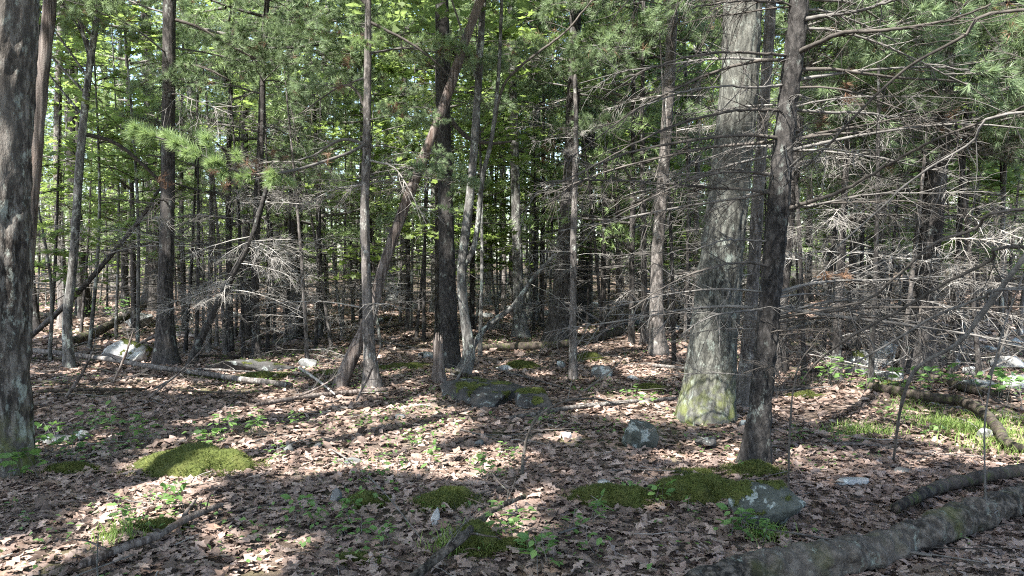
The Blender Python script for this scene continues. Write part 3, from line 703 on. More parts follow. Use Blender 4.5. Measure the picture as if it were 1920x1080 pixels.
dead_branches(T['stick'], 48, 0.3, 6.4, (0.35, 0.95), ('pale',), whorl=3)
dead_branches(T['behindO'], 24, 0.7, 4.8, (0.4, 1.1), ('pale', 'grey'), whorl=4)
dead_branches(T['behindN'], 26, 0.6, 5.0, (0.6, 1.7), ('grey', 'dark', 'pale'))
dead_branches(T['near'], 34, 0.7, 4.0, (0.6, 1.5), ('dark', 'grey'), whorl=4)
dead_branches(T['near'], 12, 1.2, 3.9, (1.3, 2.1), ('dark', 'grey'), az=(2.6, 3.9), up=(-0.25, 0.0), whorl=2)
dead_branches(T['near'], 14, 0.9, 3.6, (1.2, 2.2), ('dark', 'grey'), az=(-0.7, 0.7), up=(-0.3, 0.25), whorl=2)
dead_branches(T['thinR'], 50, 0.3, 4.2, (0.5, 1.4), ('grey', 'pale', 'dark'))
dead_branches(T['pineE'], 64, 0.4, 5.0, (0.8, 2.0), ('grey', 'pale', 'dark'))
dead_branches(T['thinS'], 34, 0.4, 4.0, (0.5, 1.4), ('grey', 'dark', 'pale'))
dead_branches(T['bgG'], 26, 0.6, 6.0, (0.8, 1.8), ('grey', 'pale'))
# ---- live pine boughs
boughs(T['pineA'], 5, 4.2, 5.6, (0.9, 1.3))
boughs(T['pineB'], 25, 4.4, 7.6, (1.0, 1.5))
boughs(T['rootL'], 19, 4.0, 9.0, (1.2, 1.8))
boughs(T['midA'], 16, 3.0, 6.0, (0.8, 1.3))
boughs(T['midB'], 16, 3.6, 7.0, (0.9, 1.4))
boughs(T['thinP'], 10, 3.9, 6.5, (0.8, 1.2))
boughs(T['thinP'], 3, 2.6, 3.4, (0.6, 0.9), az=(-0.9, 0.5))
boughs(T['main'], 6, 2.3, 3.2, (0.35, 0.6)); boughs(T['main'], 6, 3.8, 5.2, (0.6, 1.0))
boughs(T['pineC'], 28, 5.0, 10.0, (1.1, 1.7))
boughs(T['pineD'], 28, 4.5, 10.0, (1.2, 1.8))
boughs(T['bgH'], 14, 2.4, 5.5, (0.8, 1.3)); boughs(T['bgH'], 6, 2.6, 3.6, (0.9, 1.2), meshes=BOUGH_SUNLIT)
boughs(T['bgI'], 10, 3.6, 7.0, (0.8, 1.3))
boughs(T['pinkP'], 8, 4.5, 8.0, (1.0, 1.5))
boughs(T['behindN'], 19, 4.0, 7.0, (1.0, 1.4))
boughs(T['pineE'], 41, 2.8, 7.5, (1.0, 1.7))
boughs(T['bgG'], 32, 3.5, 10.0, (1.2, 1.9))
boughs(T['thinR'], 8, 3.4, 6.0, (0.9, 1.3)); boughs(T['thinS'], 8, 3.2, 6.0, (0.9, 1.3))
boughs(T['near'], 12, 3.3, 6.0, (0.8, 1.2), az=(-0.7, 0.6)); boughs(T['behindN'], 10, 3.2, 5.0, (0.9, 1.3), az=(-1.0, 0.8)); boughs(T['pineE'], 10, 2.6, 4.6, (1.0, 1.5))
boughs(T['pineB'], 5, 2.7, 3.6, (0.8, 1.1), az=(-1.4, 0.3), meshes=BOUGH_SUNLIT); boughs(T['midB'], 5, 3.4, 5.0, (0.8, 1.1), meshes=BOUGH_SUNLIT); boughs(T['pineC'], 8, 5.0, 8.0, (1.1, 1.5), meshes=BOUGH_SUNLIT); boughs(T['pineE'], 6, 3.6, 5.5, (0.9, 1.3), meshes=BOUGH_SUNLIT); boughs(T['thinP'], 3, 3.9, 4.5, (0.5, 0.8), meshes=BOUGH_SUNLIT)
boughs(T['bgA'], 12, 5.0, 11.0, (1.2, 1.9))
# the bright bough across the dark pine: wood traced from the photo, carried by the thin scaly pine
t = T['thinP']
hp = [(688, 268), (655, 286), (600, 305), (540, 322), (480, 327), (430, 316), (380, 292), (320, 266), (250, 244)]
hd = [0, -0.3, -0.7, -1.1, -1.4, -1.6, -1.8, -1.9, -2.0]
rng = np.random.default_rng(5); mb = MB(); nb = MB()
A = smooth_path(np.array([(*(at(x, y, t.Y + d) - t.b), w / 2 / FPX * t.Y) for (x, y), d, w in zip(hp, hd, [6, 5.5, 5, 5, 4.5, 4, 3.5, 3, 2])]), 60)
add_tube(mb, A[:, :3], A[:, 3], 6, 0)
tips, dirs, brt, brd = [], [], [], []
for k in range(46):
    i = int(rng.uniform(14, 59)); p = A[i, :3]; ax = nrm(A[i, :3] - A[i - 1, :3])
    Q = curve3(p, nrm(ax + rng.normal(0, 0.55, 3) * np.array([1, 1, 0.5]) + np.array([0, 0, 0.12])), rng.uniform(0.08, 0.36), rng, 3, 0.0, 0.1)
    add_tube(mb, Q, np.array([.003, .0027, .0023, .002]), 3, 0, False)
    if i < 36 and rng.uniform() < 0.5: brt.append(Q[-1]); brd.append(Q[-1] - Q[-2])
    elif i > 24: tips.append(Q[-1]); dirs.append(Q[-1] - Q[-2]); tips.append(Q[2]); dirs.append(Q[2] - Q[1])
needles(nb, np.array(tips), np.array(dirs), rng, 120, 0.118, 0.006, 0, (0.2, 1.25))
needles(nb, np.array(brt), np.array(brd), rng, 30, 0.09, 0.0045, 1, (0.6, 2.0))
o = link('bough', mb.mesh('bough', M['twig']), t.root)
link('needles', nb.mesh('needles', [M['needle_sunlit'], M['brown_needle']]), o)
o['label'] = 'long sunlit bough with bright green needle bursts and brown tufts'
# traced branches
branch_px(T['thinP'], [(690, 210), (650, 160), (560, 215)], [6, 4, 2], M['twig_dark'], 8, seed=3)
branch_px(T['thinP'], [(686, 270), (640, 262), (590, 290), (560, 300)], [8, 6, 4, 3], M['twig'], 8, seed=4)
branch_px(T['thinP'], [(690, 40), (760, 75), (810, 110), (850, 150)], [7, 5, 4, 3], M['twig_dark'], 10, seed=5)
branch_px(T['thinP'], [(688, 300), (730, 310), (752, 330), (800, 420)], [5, 4, 3, 2], M['twig_pale'], 12, seed=6)
branch_px(T['main'], [(838, 215), (858, 240), (885, 262), (925, 268), (960, 265)], [10, 9, 8, 6, 3], M['twig_dark'], 6, seed=7)
branch_px(T['curvy'], [(921, 265), (945, 160), (1000, 105), (1060, 60), (1110, 0)], [6, 5, 5, 4, 3], M['twig_dark'], 10, seed=8)
branch_px(T['pineA'], [(322, 135), (345, 122), (385, 128), (430, 150)], [8, 7, 5, 3], M['twig_dark'], 8, seed=9)
branch_px(T['pineA'], [(320, 35), (370, 50), (430, 85), (480, 110)], [7, 6, 4, 3], M['twig_dark'], 8, seed=10)
branch_px(T['sap1'], [(152, 250), (220, 270), (290, 330), (302, 350)], [8, 7, 6, 5], M['twig_dark'], 10, seed=11, dy=[0, .3, .6, .7])
n_ = T['near']
for k, (pix, w, dy, mt) in enumerate([
    ([(1498, 38), (1560, 28), (1620, 18), (1700, -8)], [13, 10, 8, 6], [0, -.2, -.4, -.6], 'twig'),
    ([(1486, 104), (1530, 82), (1580, 62), (1660, 56), (1770, 40), (1860, 8)], [13, 12, 11, 9, 7, 5], [0, -.2, -.4, -.6, -.8, -1], 'twig_dark'),
    ([(1468, 392), (1540, 372), (1590, 352), (1650, 318), (1740, 268), (1830, 232), (1930, 196)], [12, 10, 9, 8, 7, 6, 5], [0, -.2, -.4, -.6, -.9, -1.1, -1.4], 'twig_dark'),
    ([(1470, 205), (1540, 210), (1620, 212), (1700, 222), (1780, 216)], [10, 8, 7, 5, 3], [0, .1, .2, .3, .4], 'twig'),
    ([(1452, 575), (1520, 577), (1600, 585), (1680, 605), (1740, 622)], [9, 8, 7, 6, 4], [0, -.1, -.2, -.2, -.3], 'twig'),
    ([(1470, 5), (1420, 2), (1360, 4), (1300, 14)], [10, 8, 6, 4], [0, -.2, -.4, -.6], 'twig_dark'),
    ([(1478, 104), (1420, 100), (1350, 98), (1270, 112), (1190, 140), (1120, 166)], [9, 8, 7, 6, 4, 3], [0, -.2, -.4, -.6, -.7, -.8], 'twig_dark'),
    ([(1468, 208), (1400, 206), (1320, 218), (1230, 250), (1150, 290), (1080, 330)], [9, 8, 7, 6, 4, 3], [0, -.2, -.4, -.6, -.7, -.8], 'twig_dark'),
    ([(1470, 160), (1410, 164), (1370, 162), (1290, 170), (1200, 200)], [8, 7, 6, 5, 3], [0, -.2, -.3, -.5, -.6], 'twig'),
    ([(1456, 330), (1390, 322), (1310, 332), (1230, 366), (1130, 420)], [8, 7, 6, 5, 3], [0, -.2, -.4, -.5, -.6], 'twig_dark'),
    ([(1446, 500), (1400, 492), (1340, 500), (1260, 530), (1180, 580)], [8, 7, 6, 4, 3], [0, -.2, -.4, -.5, -.6], 'twig_dark'),
    ([(1440, 452), (1380, 450), (1350, 452), (1300, 470)], [6, 5, 4, 3], [0, -.3, -.4, -.5], 'twig'),
    ([(1432, 580), (1380, 585), (1330, 595), (1280, 625)], [7, 6, 4, 3], [0, -.3, -.4, -.5], 'twig')]):
    branch_px(n_, pix, [v * 0.72 for v in w], M[mt], 14, (0.12, 0.42), dy, seed=30 + k)
# a pine out of the frame whose bare limbs reach across the picture
oR = np.array([4.9, 4.6, float(gz(4.9, 4.6))])
tR = Tree(); tR.root = thing('pine_tree', 'pine whose long bare limbs reach in over the bent log', 'tree', tuple(oR)); tR.b = oR; tR.Y = 4.9; tR.rng = np.random.default_rng(77); tR.H = 11
link('trunk', trunk_mesh(np.array([[0, 0, -.06], [0.03, 0, 3], [0, 0.05, 7], [0.1, 0, 11]]), np.array([.13, .11, .08, .03]), M['pine'], 20, 80, .4, .006, 24, 8), tR.root)
tR.stem = lambda z: np.array([0.0, 0.0]); tR.rad = lambda z: 0.1
def limb_from(t, zs, pix, dys, w, mt, seed, twigs=16):
    w = [v * 0.66 for v in w]; P = [(0, 0, zs, w[0] / 2 / FPX * t.Y * 1.15)] + [(*(at(x, y, Yd) - t.b), ww / 2 / FPX * Yd) for (x, y), Yd, ww in zip(pix, dys, w)]
    rng = np.random.default_rng(seed); A = smooth_path(np.array(P), 7 * len(P)); A[:, :3] += rng.normal(0, 0.0025, A[:, :3].shape); mb = MB(); add_tube(mb, A[:, :3], A[:, 3], 7, 0)
    for k in range(twigs):
        i = rng.integers(6, len(A) - 1); d = nrm(nrm(A[i, :3] - A[i - 1, :3]) * 0.8 + rng.normal(0, 0.6, 3)); L = rng.uniform(0.15, 0.55)
        Q = curve3(A[i, :3], d, L, rng, 4, 0.07, 0.13); r0 = min(A[i, 3] * 0.5, 0.0045); add_tube(mb, Q, np.linspace(r0, r0 * 0.35, len(Q)), 3, 0, False)
    link('limb', mb.mesh('limb', M[mt]), t.root)
limb_from(tR, 3.0, [(1920, 18), (1800, 72), (1700, 128), (1620, 200), (1550, 275), (1470, 350)], [4.7, 4.8, 5.0, 5.2, 5.4, 5.6], [10, 9, 8, 7, 6, 3], 'twig_dark', 201)
limb_from(tR, 1.9, [(1920, 392), (1830, 430), (1760, 452), (1690, 510), (1630, 560), (1550, 580), (1480, 592)], [4.7, 4.9, 5.0, 5.2, 5.4, 5.6, 5.8], [9, 9, 8, 7, 7, 6, 4], 'twig_dark', 202)
limb_from(tR, 1.7, [(1925, 462), (1860, 488), (1765, 535), (1690, 580), (1600, 628), (1530, 680), (1500, 722)], [4.6, 4.8, 5.0, 5.2, 5.4, 5.6, 5.7], [10, 10, 9, 8, 8, 6, 4], 'twig_dark', 203)
limb_from(tR, 1.5, [(1925, 540), (1840, 560), (1740, 600), (1650, 655), (1580, 690)], [4.6, 4.8, 5.0, 5.2, 5.3], [9, 8, 7, 6, 4], 'twig', 204)
limb_from(tR, 2.4, [(1920, 210), (1820, 270), (1720, 330), (1640, 400), (1560, 470)], [4.7, 4.9, 5.1, 5.3, 5.4], [8, 7, 6, 5, 3], 'twig', 205)
dead_branches(tR, 22, 0.9, 3.4, (0.8, 1.7), ('dark', 'grey'), az=(1.9, 3.9), up=(-0.25, 0.25))
top_crown(tR, 'pine', 5.5, 2.2, 2200)
# brown tufts hung in the branches
for key, px, py, dy in [('pineB', 551, 80, -.3), ('thinP', 652, 115, -.6), ('thinP', 640, 165, -.5), ('main', 797, 130, -.2), ('main', 795, 150, -.2), ('pineC', 1022, 278, -1), ('pineC', 1038, 270, -1), ('pineC', 1020, 300, -1),
                        ('leanA', 512, 285, -.5), ('leanA', 480, 305, -.6), ('leanA', 425, 345, -.6), ('leanA', 398, 320, -.8), ('pineA', 308, 342, -.6), ('near', 1590, 172, .6), ('near', 1536, 232, .5), ('near', 1540, 515, .4), ('near', 1548, 520, .4),
                        ('near', 1588, 522, .4), ('pineE', 1782, 215, -1), ('pineE', 1768, 245, -1), ('pineE', 1670, 315, -1), ('bgH', 1175, 405, -.5), ('bgH', 1182, 412, -.5), ('thinP', 755, 215, -.4), ('thinP', 740, 205, -.4)]:
    q = at(px, py, T[key].Y + dy) - T[key].b
    link('brown_needle_tuft', TUFT[T[key].rng.integers(3)], T[key].root, tuple(q), qdir((1, 0, 0), roll=T[key].rng.uniform(0, 6)), T[key].rng.uniform(0.7, 1.3))
# crowns above the frame
for k, kind, z0, rx, n in [('left', 'broad', 7, 3.6, 4200), ('sap1', 'broad', 4.6, 1.8, 1500), ('fork', 'broad', 6, 3.2, 3000), ('pineA', 'pine', 6.5, 2.4, 2600), ('bgA', 'pine', 8, 2.8, 2600), ('bgB', 'broad', 8, 3.2, 3000), ('pineB', 'pine', 7.5, 2.6, 2600),
                           ('bgC', 'broad', 8, 3.2, 3000), ('midA', 'pine', 5, 1.5, 1400), ('midB', 'pine', 5.5, 1.8, 1600), ('main', 'broad', 7, 3.2, 3400), ('curvy', 'broad', 5, 2.4, 2400), ('bgD', 'broad', 8, 3.4, 3400), ('bgE', 'broad', 8, 3.2, 3000),
                           ('pineC', 'pine', 9, 3.0, 2800), ('pineD', 'pine', 9, 3.0, 2800), ('pinkP', 'pine', 7.5, 2.6, 2600), ('oak', 'broad', 7.5, 4.4, 5200), ('behindO', 'pine', 7, 2.4, 2400), ('near', 'pine', 5.2, 2.0, 2200), ('behindN', 'pine', 6.5, 2.4, 2400),
                           ('pineE', 'pine', 7, 3.0, 3000), ('bgF', 'broad', 7, 3.2, 3200), ('bgG', 'pine', 9, 2.8, 2600), ('bgJ', 'broad', 8, 3.0, 2800), ('bgK', 'broad', 8, 3.0, 2800), ('bgL', 'broad', 5.5, 1.8, 1600), ('bgM', 'broad', 5, 1.6, 1400),
                           ('rootL', 'pine', 8, 2.6, 2400), ('thinP', 'pine', 5.5, 1.4, 1000), ('bgI', 'pine', 5.5, 1.5, 1200), ('thinR', 'pine', 5, 1.5, 1200), ('thinS', 'pine', 5, 1.3, 1000)]:
    top_crown(T[k], kind, z0, rx, n)
# unseen trees added around the viewpoint so their crowns shade the floor
for k, (x, y, kind, H) in enumerate([(-3.4, -1.6, 'broad', 16), (-7.2, 1.4, 'broad', 17), (1.6, -3.2, 'broad', 17), (-5.8, -5.0, 'pine', 17), (-1.0, -6.2, 'broad', 18), (-9.6, -2.4, 'broad', 16), (3.2, 0.2, 'pine', 15), (-10.5, 4.0, 'pine', 17),
                                     (-7.6, 6.0, 'broad', 15), (5.4, -2.6, 'broad', 17), (-4.6, 2.8, 'pine', 14), (-12.5, 8.5, 'broad', 17), (-11.2, -6.6, 'broad', 18), (2.2, -7.4, 'pine', 17), (7.8, 2.2, 'broad', 16), (-4.4, -9.2, 'broad', 18), (8.4, 6.8, 'pine', 15), (-8.6, -9.6, 'broad', 18)]):
    z = float(gz(x, y)); t = Tree(); t.b = np.array([x, y, z]); t.rng = np.random.default_rng(400 + k); t.H = H; t.Y = max(y, 1)
    words = {'broad': 'unseen tall leafy hardwood added around the viewpoint for shade', 'pine': 'unseen tall pine added around the viewpoint for shade'}[kind]
    t.root = thing({'broad': 'hardwood_tree', 'pine': 'pine_tree'}[kind], words, 'tree', tuple(t.b), {'broad': 'unseen shade hardwoods around the viewpoint', 'pine': 'unseen shade pines around the viewpoint'}[kind])
    P = np.array([[0, 0, -.06], [t.rng.normal(0, .1), t.rng.normal(0, .1), H * .33], [t.rng.normal(0, .2), t.rng.normal(0, .2), H * .66], [t.rng.normal(0, .3), 0, H]]); r = np.array([.17, .14, .1, .03])
    link('trunk', trunk_mesh(P, r, M['grey' if kind == 'broad' else 'pine'], 16, 40, .4, .005, 20, k), t.root)
    A_ = smooth_path(np.c_[P, r], 40); t.stem = (lambda A_: lambda z: np.array([np.interp(z, A_[:, 2], A_[:, 0]), np.interp(z, A_[:, 2], A_[:, 1])]))(A_); t.rad = lambda z: 0.1
    top_crown(t, kind, H * .42, 3.4 if kind == 'broad' else 2.8, 5600 if kind == 'broad' else 4200)
# ------------------------------------------------------------------ the wood behind: repeated trees
ANCHOR = {'left': 'the thick furrowed trunk', 'sap1': 'the slender bending young trunk', 'fork': 'the forked tree', 'pineA': 'the straight dark pine', 'white2': 'the thin pale dead sapling', 'midA': 'the slim brown pine', 'pineB': 'the stout black-barked pine', 'thinP': 'the thin scaly pine', 'bgJ': 'the split trunk',
          'pole': 'the thin black pole', 'main': 'the dark straight trunk', 'curvy': 'the crooked double-stemmed tree', 'bgD': 'the sunlit hardwood', 'pineC': 'the large flared pine', 'thinQ': 'the thin sunlit dead pine', 'bgH': 'the small live pine', 'pinkP': 'the pink-grey pine', 'stick': 'the whitish dead pine', 'oak': 'the massive oak',
          'near': 'the dark curved pine', 'thinR': 'the splay-rooted thin pine', 'bgG': 'the brown pine in shade', 'pineE': 'the broad reddish pine', 'thinS': 'the thin black stem', 'bgF': 'the sunlit-topped hardwood'}
def behind(x, y):
    px = x / y
    k = min(ANCHOR, key=lambda k: abs(T[k].b[0] / T[k].b[1] - px))
    return ('a little way behind ' if y < 24 else 'well behind ' if y < 36 else 'far behind ') + ANCHOR[k]
def proto_broad(seed, H, rx, z0, n, mat):
    rng = np.random.default_rng(seed)
    P = np.array([[0, 0, -.1], [rng.normal(0, .12), rng.normal(0, .12), H * .25], [rng.normal(0, .25), rng.normal(0, .25), H * .55], [rng.normal(0, .4), rng.normal(0, .4), H * .95]])
    r = np.array([.15, .12, .085, .02]); A = smooth_path(np.c_[P, r], 30)
    tm = trunk_mesh(P, r, mat, 10, 30, .45, .004, 14, seed)
    mb = MB(); wb = MB(); broad_crown(mb, wb, rng, z0, H + 1, rx, n, 0.19, None, 46, stem=lambda z: np.array([np.interp(z, A[:, 2], A[:, 0]), np.interp(z, A[:, 2], A[:, 1])]))
    return tm, wb.mesh('crown', mat), mb.mesh('foliage', M['canopy'])
def proto_pine(seed, H, rx, z0, mat, nb=34, nt=34, nc=14, rad=.14, leaf='needle'):
    rng = np.random.default_rng(seed)
    P = np.array([[0, 0, -.1], [rng.normal(0, .05), 0, H * .4], [rng.normal(0, .12), rng.normal(0, .1), H]]); r = np.array([.14, .1, .02]) * rad / .14
    tm = trunk_mesh(P, r, mat, 10, 24, .4, .004, 14, seed)
    mb = MB(); wb = MB(); pine_crown(mb, wb, rng, z0, H, rx, nb, nt, nc, 0.011, 0.13)
    for k in range(16):                     # bare dead limbs below the live crown
        z = rng.uniform(0.8, z0); a = rng.uniform(0, 6.28)
        Q = curve3((0, 0, z), (math.cos(a), math.sin(a), 0.05), rng.uniform(0.7, 1.9), rng, 5, 0.05, 0.08); add_tube(wb, Q, np.linspace(.011, .004, len(Q)), 3, 0, False)
    return tm, wb.mesh('crown', M['twig']), mb.mesh('foliage', M[leaf])
def proto_sapling(seed, H, n_spray):
    rng = np.random.default_rng(seed)
    P = np.array([[0, 0, -.05], [rng.normal(0, .1), rng.normal(0, .1), H * .4], [rng.normal(0, .25), rng.normal(0, .25), H]]); r = np.array([.028, .02, .006])
    tm = trunk_mesh(P, r, M['grey'], 8, 16, .3, 0, 10, seed); A = smooth_path(np.c_[P, r], 30); mb = MB(); wb = MB()
    for k in range(n_spray):
        z = H * rng.uniform(0.24, 1.0); b = np.array([np.interp(z, A[:, 2], A[:, 0]), np.interp(z, A[:, 2], A[:, 1]), z]); a = rng.uniform(0, 6.28)
        maple_sprays(mb, wb, rng, b, (math.cos(a), math.sin(a), rng.uniform(0.05, 0.5)), rng.uniform(0.5, 1.35), rng.integers(26, 46), 0.115)
    return tm, wb.mesh('crown', M['twig_dark']), mb.mesh('foliage', M['maple'])
BROAD = [proto_broad(500 + k, 15 + k, 3.0 + .25 * k, 4.4 + k * .8, 3600, M[['grey', 'pine_light', 'grey', 'dark'][k]]) for k in range(4)]
PINES = [proto_pine(520 + k, 13 + 1.5 * k, 2.3 + .15 * k, [2.6, 4.0, 5.5][k], M[['pine', 'dark', 'pine_light'][k]]) for k in range(3)]
SAPL = [proto_sapling(540 + k, 3.2 + 0.9 * k, 20 + 5 * k) for k in range(5)]
def place(name, label, group, proto, x, y, s, rz, dead=0, kinds=('grey', 'pale'), sz=1.0):
    b = (x, y, float(gz(x, y)))
    root = thing(name, label, 'tree', b, group); root.rotation_euler = (0, 0, rz); root.scale = (s, s, s * sz)
    link('trunk', proto[0], root); link('foliage', proto[2], link('crown', proto[1], root))
    if dead:
        t = Tree(); t.root = root; t.rng = np.random.default_rng(int(abs(x * 991 + y * 37)) + 1); t.stem = lambda z: np.zeros(2); t.rad = lambda z: 0.08
        dead_branches(t, dead, 0.5, 4.5, (0.8, 1.7), kinds)
rng = np.random.default_rng(2026)
heroes = np.array([[t.b[0], t.b[1]] for t in T.values()])
taken = list(heroes)
def free(x, y, d):
    return all((x - a) ** 2 + (y - b) ** 2 > d * d for a, b in taken)
cnt = {'b': 0, 'p': 0}
tries = 0
while cnt['b'] < 72 or cnt['p'] < 85:
    tries += 1
    if tries > 20000: break
    y = math.sqrt(rng.uniform(17.5 ** 2, 62 ** 2)); x = rng.uniform(-1, 1) * (0.72 * y + 3)
    if not free(x, y, 1.5): continue
    px = 960 + x / y * FPX
    pineish = 0.5 + 0.25 * math.sin(px / 260.0)
    if rng.uniform() < pineish:
        if cnt['p'] >= 85: continue
        q = rng.integers(3); sc = rng.uniform(0.75, 1.25)
        place('pine_tree', ('slim ' if sc < 1 else 'stout ') + ['brown', 'black', 'pale'][q] + '-barked pine ' + behind(x, y), 'pines deep in the wood', PINES[q], x, y, sc, rng.uniform(0, 6.28), 6 if y < 32 else 0); cnt['p'] += 1
    else:
        if cnt['b'] >= 72: continue
        q = rng.integers(4); sc = rng.uniform(0.7, 1.25)
        place('hardwood_tree', ('slim ' if sc < 1 else 'stout ') + ['grey', 'pale', 'grey', 'dark'][q] + '-barked leafy hardwood ' + behind(x, y), 'hardwoods deep in the wood', BROAD[q], x, y, sc, rng.uniform(0, 6.28)); cnt['b'] += 1
    taken.append((x, y))
# understory maples
for (px, py, Y, s) in [(90, 0, 12.5, 1.2), (165, 0, 14, 1.3), (215, 0, 17, 1.3), (255, 0, 13, 1.25), (120, 0, 19, 1.3), (420, 0, 16, 1.2), (470, 0, 22, 1.3), (640, 0, 20, 1.3), (715, 0, 15, 1.1), (770, 0, 18, 1.3), (900, 0, 14, 1.2), (935, 0, 19, 1.3), (985, 0, 24, 1.4), (1030, 0, 21, 1.3), (1110, 0, 23, 1.3), (1190, 0, 20, 1.2), (1330, 0, 22, 1.3), (1560, 0, 17, 1.2), (1620, 0, 22, 1.3), (1690, 0, 15, 1.1), (1810, 0, 14, 1.2), (1880, 0, 12, 1.25), (1915, 0, 17, 1.3), (1850, 0, 21, 1.4)]:
    x = (px - 960) / FPX * Y
    q = rng.integers(5)
    place('maple_sapling', ('short' if q < 2 else 'tall') + ' leafy young maple ' + behind(x, Y), 'young maples in the understory', SAPL[q], x, Y, s * rng.uniform(0.9, 1.1), rng.uniform(0, 6.28))
k = 0
while k < 150:
    y = math.sqrt(rng.uniform(17 ** 2, 54 ** 2)); x = rng.uniform(-1, 1) * (0.7 * y + 2)
    if not free(x, y, 0.5): continue
    q = rng.integers(5)
    place('maple_sapling', ('short' if q < 2 else 'tall') + ' leafy young maple ' + behind(x, y), 'young maples in the understory', SAPL[q], x, y, rng.uniform(0.6, 1.5), rng.uniform(0, 6.28)); k += 1
# young pines with needles nearly to the ground
YOUNG = [proto_pine(560 + k, 5.0 + 1.2 * k, 1.25 + .2 * k, 0.9 + .3 * k, M['pine'], 26, 24, 14, .05, 'needle_sunlit') for k in range(3)]  # sunlit needle colour brightens these in the dark far wood
k = 0
while k < 48:
    y = math.sqrt(rng.uniform(19 ** 2, 50 ** 2)); x = rng.uniform(-1, 1) * (0.7 * y + 2)
    if not free(x, y, 0.8): continue
    q = rng.integers(3); sc = rng.uniform(0.75, 1.2)
    place('young_pine', ('small' if q < 1 else 'bushy') + ' young pine with low needles ' + behind(x, y), 'young pines in the understory', YOUNG[q], x, y, sc, rng.uniform(0, 6.28), 4 if y < 28 else 0); k += 1; taken.append((x, y))
for px, Y, sc in [(430, 14, 1.0), (600, 17, 1.1), (820, 16.5, 1.0), (885, 19, 1.15), (1015, 20, 1.2), (1130, 18, 1.1), (1185, 15.5, 1.0), (765, 20, 1.15), (345, 19, 1.1), (535, 22, 1.2), (1290, 18, 1.1), (250, 18, 1.1), (150, 21, 1.2), (700, 24, 1.2), (1075, 24, 1.2), (1600, 18, 1.1), (1700, 20, 1.2), (1830, 18, 1.1)]:
    x = (px - 960) / FPX * Y; q = rng.integers(1, 3)
    place('young_pine', 'soft-needled young pine with bare lower stem ' + behind(x, Y), 'young pines in the understory', YOUNG[q], x, Y, sc * 1.2, rng.uniform(0, 6.28), 0)
# thin dead pines in the thickets
POLE = [trunk_mesh(np.array([[0, 0, -.05], [.03, .02, 2], [-.02, .05, 5]]), np.array([.035, .026, .008]), M[m], 8, 16, .25, .002, 20, k) for k, m in enumerate(['pine', 'pine_light', 'dark'])]
def dead_pole(x, y, n, kinds):
    root = thing('dead_pine', 'thin dead pine pole with dry twigs ' + behind(x, y), 'tree', (x, y, float(gz(x, y))), 'thin dead pines in the thickets')
    t = Tree(); t.root = root; t.rng = np.random.default_rng(int(abs(x * 991 + y * 37)) + 3); t.stem = lambda z: np.zeros(2); t.rad = lambda z: 0.02
    o = link('trunk', POLE[t.rng.integers(3)], root, rot=qdir((1, 0, t.rng.normal(0, .05)), (t.rng.normal(0, .05), t.rng.normal(0, .05), 1)))
    dead_branches(t, n, 0.2, 4.2, (0.45, 1.25), kinds, whorl=3)
for px, Y in [(365, 12.5), (405, 15), (455, 13), (500, 13.8), (535, 16), (575, 12.8), (620, 15.5), (325, 16), (345, 14), (420, 13.5), (440, 17), (515, 15), (590, 14.5), (640, 17), (90, 14), (150, 18), (245, 20), (1130, 16), (1180, 17.5), (1265, 12), (1285, 15), (1350, 13), (1470, 12), (1510, 10.5), (1545, 13), (1610, 11), (1635, 9.5), (1660, 13), (1690, 10.5), (1755, 12), (1800, 13), (1840, 10.5), (1890, 12), (1910, 15), (780, 17), (1000, 18), (880, 20), (1590, 16), (200, 24), (300, 22), (380, 20), (470, 24), (560, 26), (660, 22), (720, 26), (820, 24), (1060, 22), (1140, 26), (1230, 21), (1300, 24), (1390, 20), (1430, 17), (1500, 20), (1560, 25), (1620, 19), (1700, 17), (1730, 23), (1790, 18), (1840, 22), (1880, 17), (40, 20), (110, 25), (330, 26), (405, 28), (450, 19), (500, 30), (540, 21), (610, 19), (690, 30), (750, 21), (860, 27), (910, 31), (960, 25), (1020, 29), (1100, 19), (170, 30), (240, 27)]:
    dead_pole((px - 960) / FPX * Y, Y, 18 if px > 1240 or px < 620 else 12, ('pale', 'grey') if px < 1240 else ('grey', 'pale', 'dark'))
# the far wood, one mass beyond the countable trunks
mb = MB(); rng = np.random.default_rng(88)
for k in range(260):
    y = rng.uniform(64, 100); x = rng.uniform(-1, 1) * (0.75 * y + 4); H = rng.uniform(12, 22); r = rng.uniform(.1, .25)
    add_tube(mb, np.array([[x, y, -.6], [x + rng.normal(0, .3), y, H * .5], [x + rng.normal(0, .8), y, H]]), np.array([r, r * .7, r * .2]), 6, 1, False)
nC = 900; yy = rng.uniform(64, 105, nC); C = np.stack([rng.uniform(-1, 1, nC) * (0.75 * yy + 6), yy, rng.uniform(0.5, 1, nC) ** 0.8 * 0 + rng.uniform(1.0, 26, nC)], -1)
C[:420, 2] = rng.uniform(0.8, 6, 420); C[:420, 1] = rng.uniform(50, 85, 420)
w = rng.integers(0, nC, 46000); w[:9000] = rng.integers(0, 420, 9000); P = C[w] + rng.normal(size=(46000, 3)) * np.array([1.5, 1.5, .8])
stamp(mb, QUAD_V, QUAD_F, P, rotmats(rng, len(P), 0.7), rng.uniform(0.25, 0.5, len(P)))
o = link('forest', mb.mesh('forest', [M['canopy'], M['grey']], True)); o['kind'] = 'stuff'; o['label'] = 'dense far green wood closing the view behind all trunks'; o['category'] = 'forest'
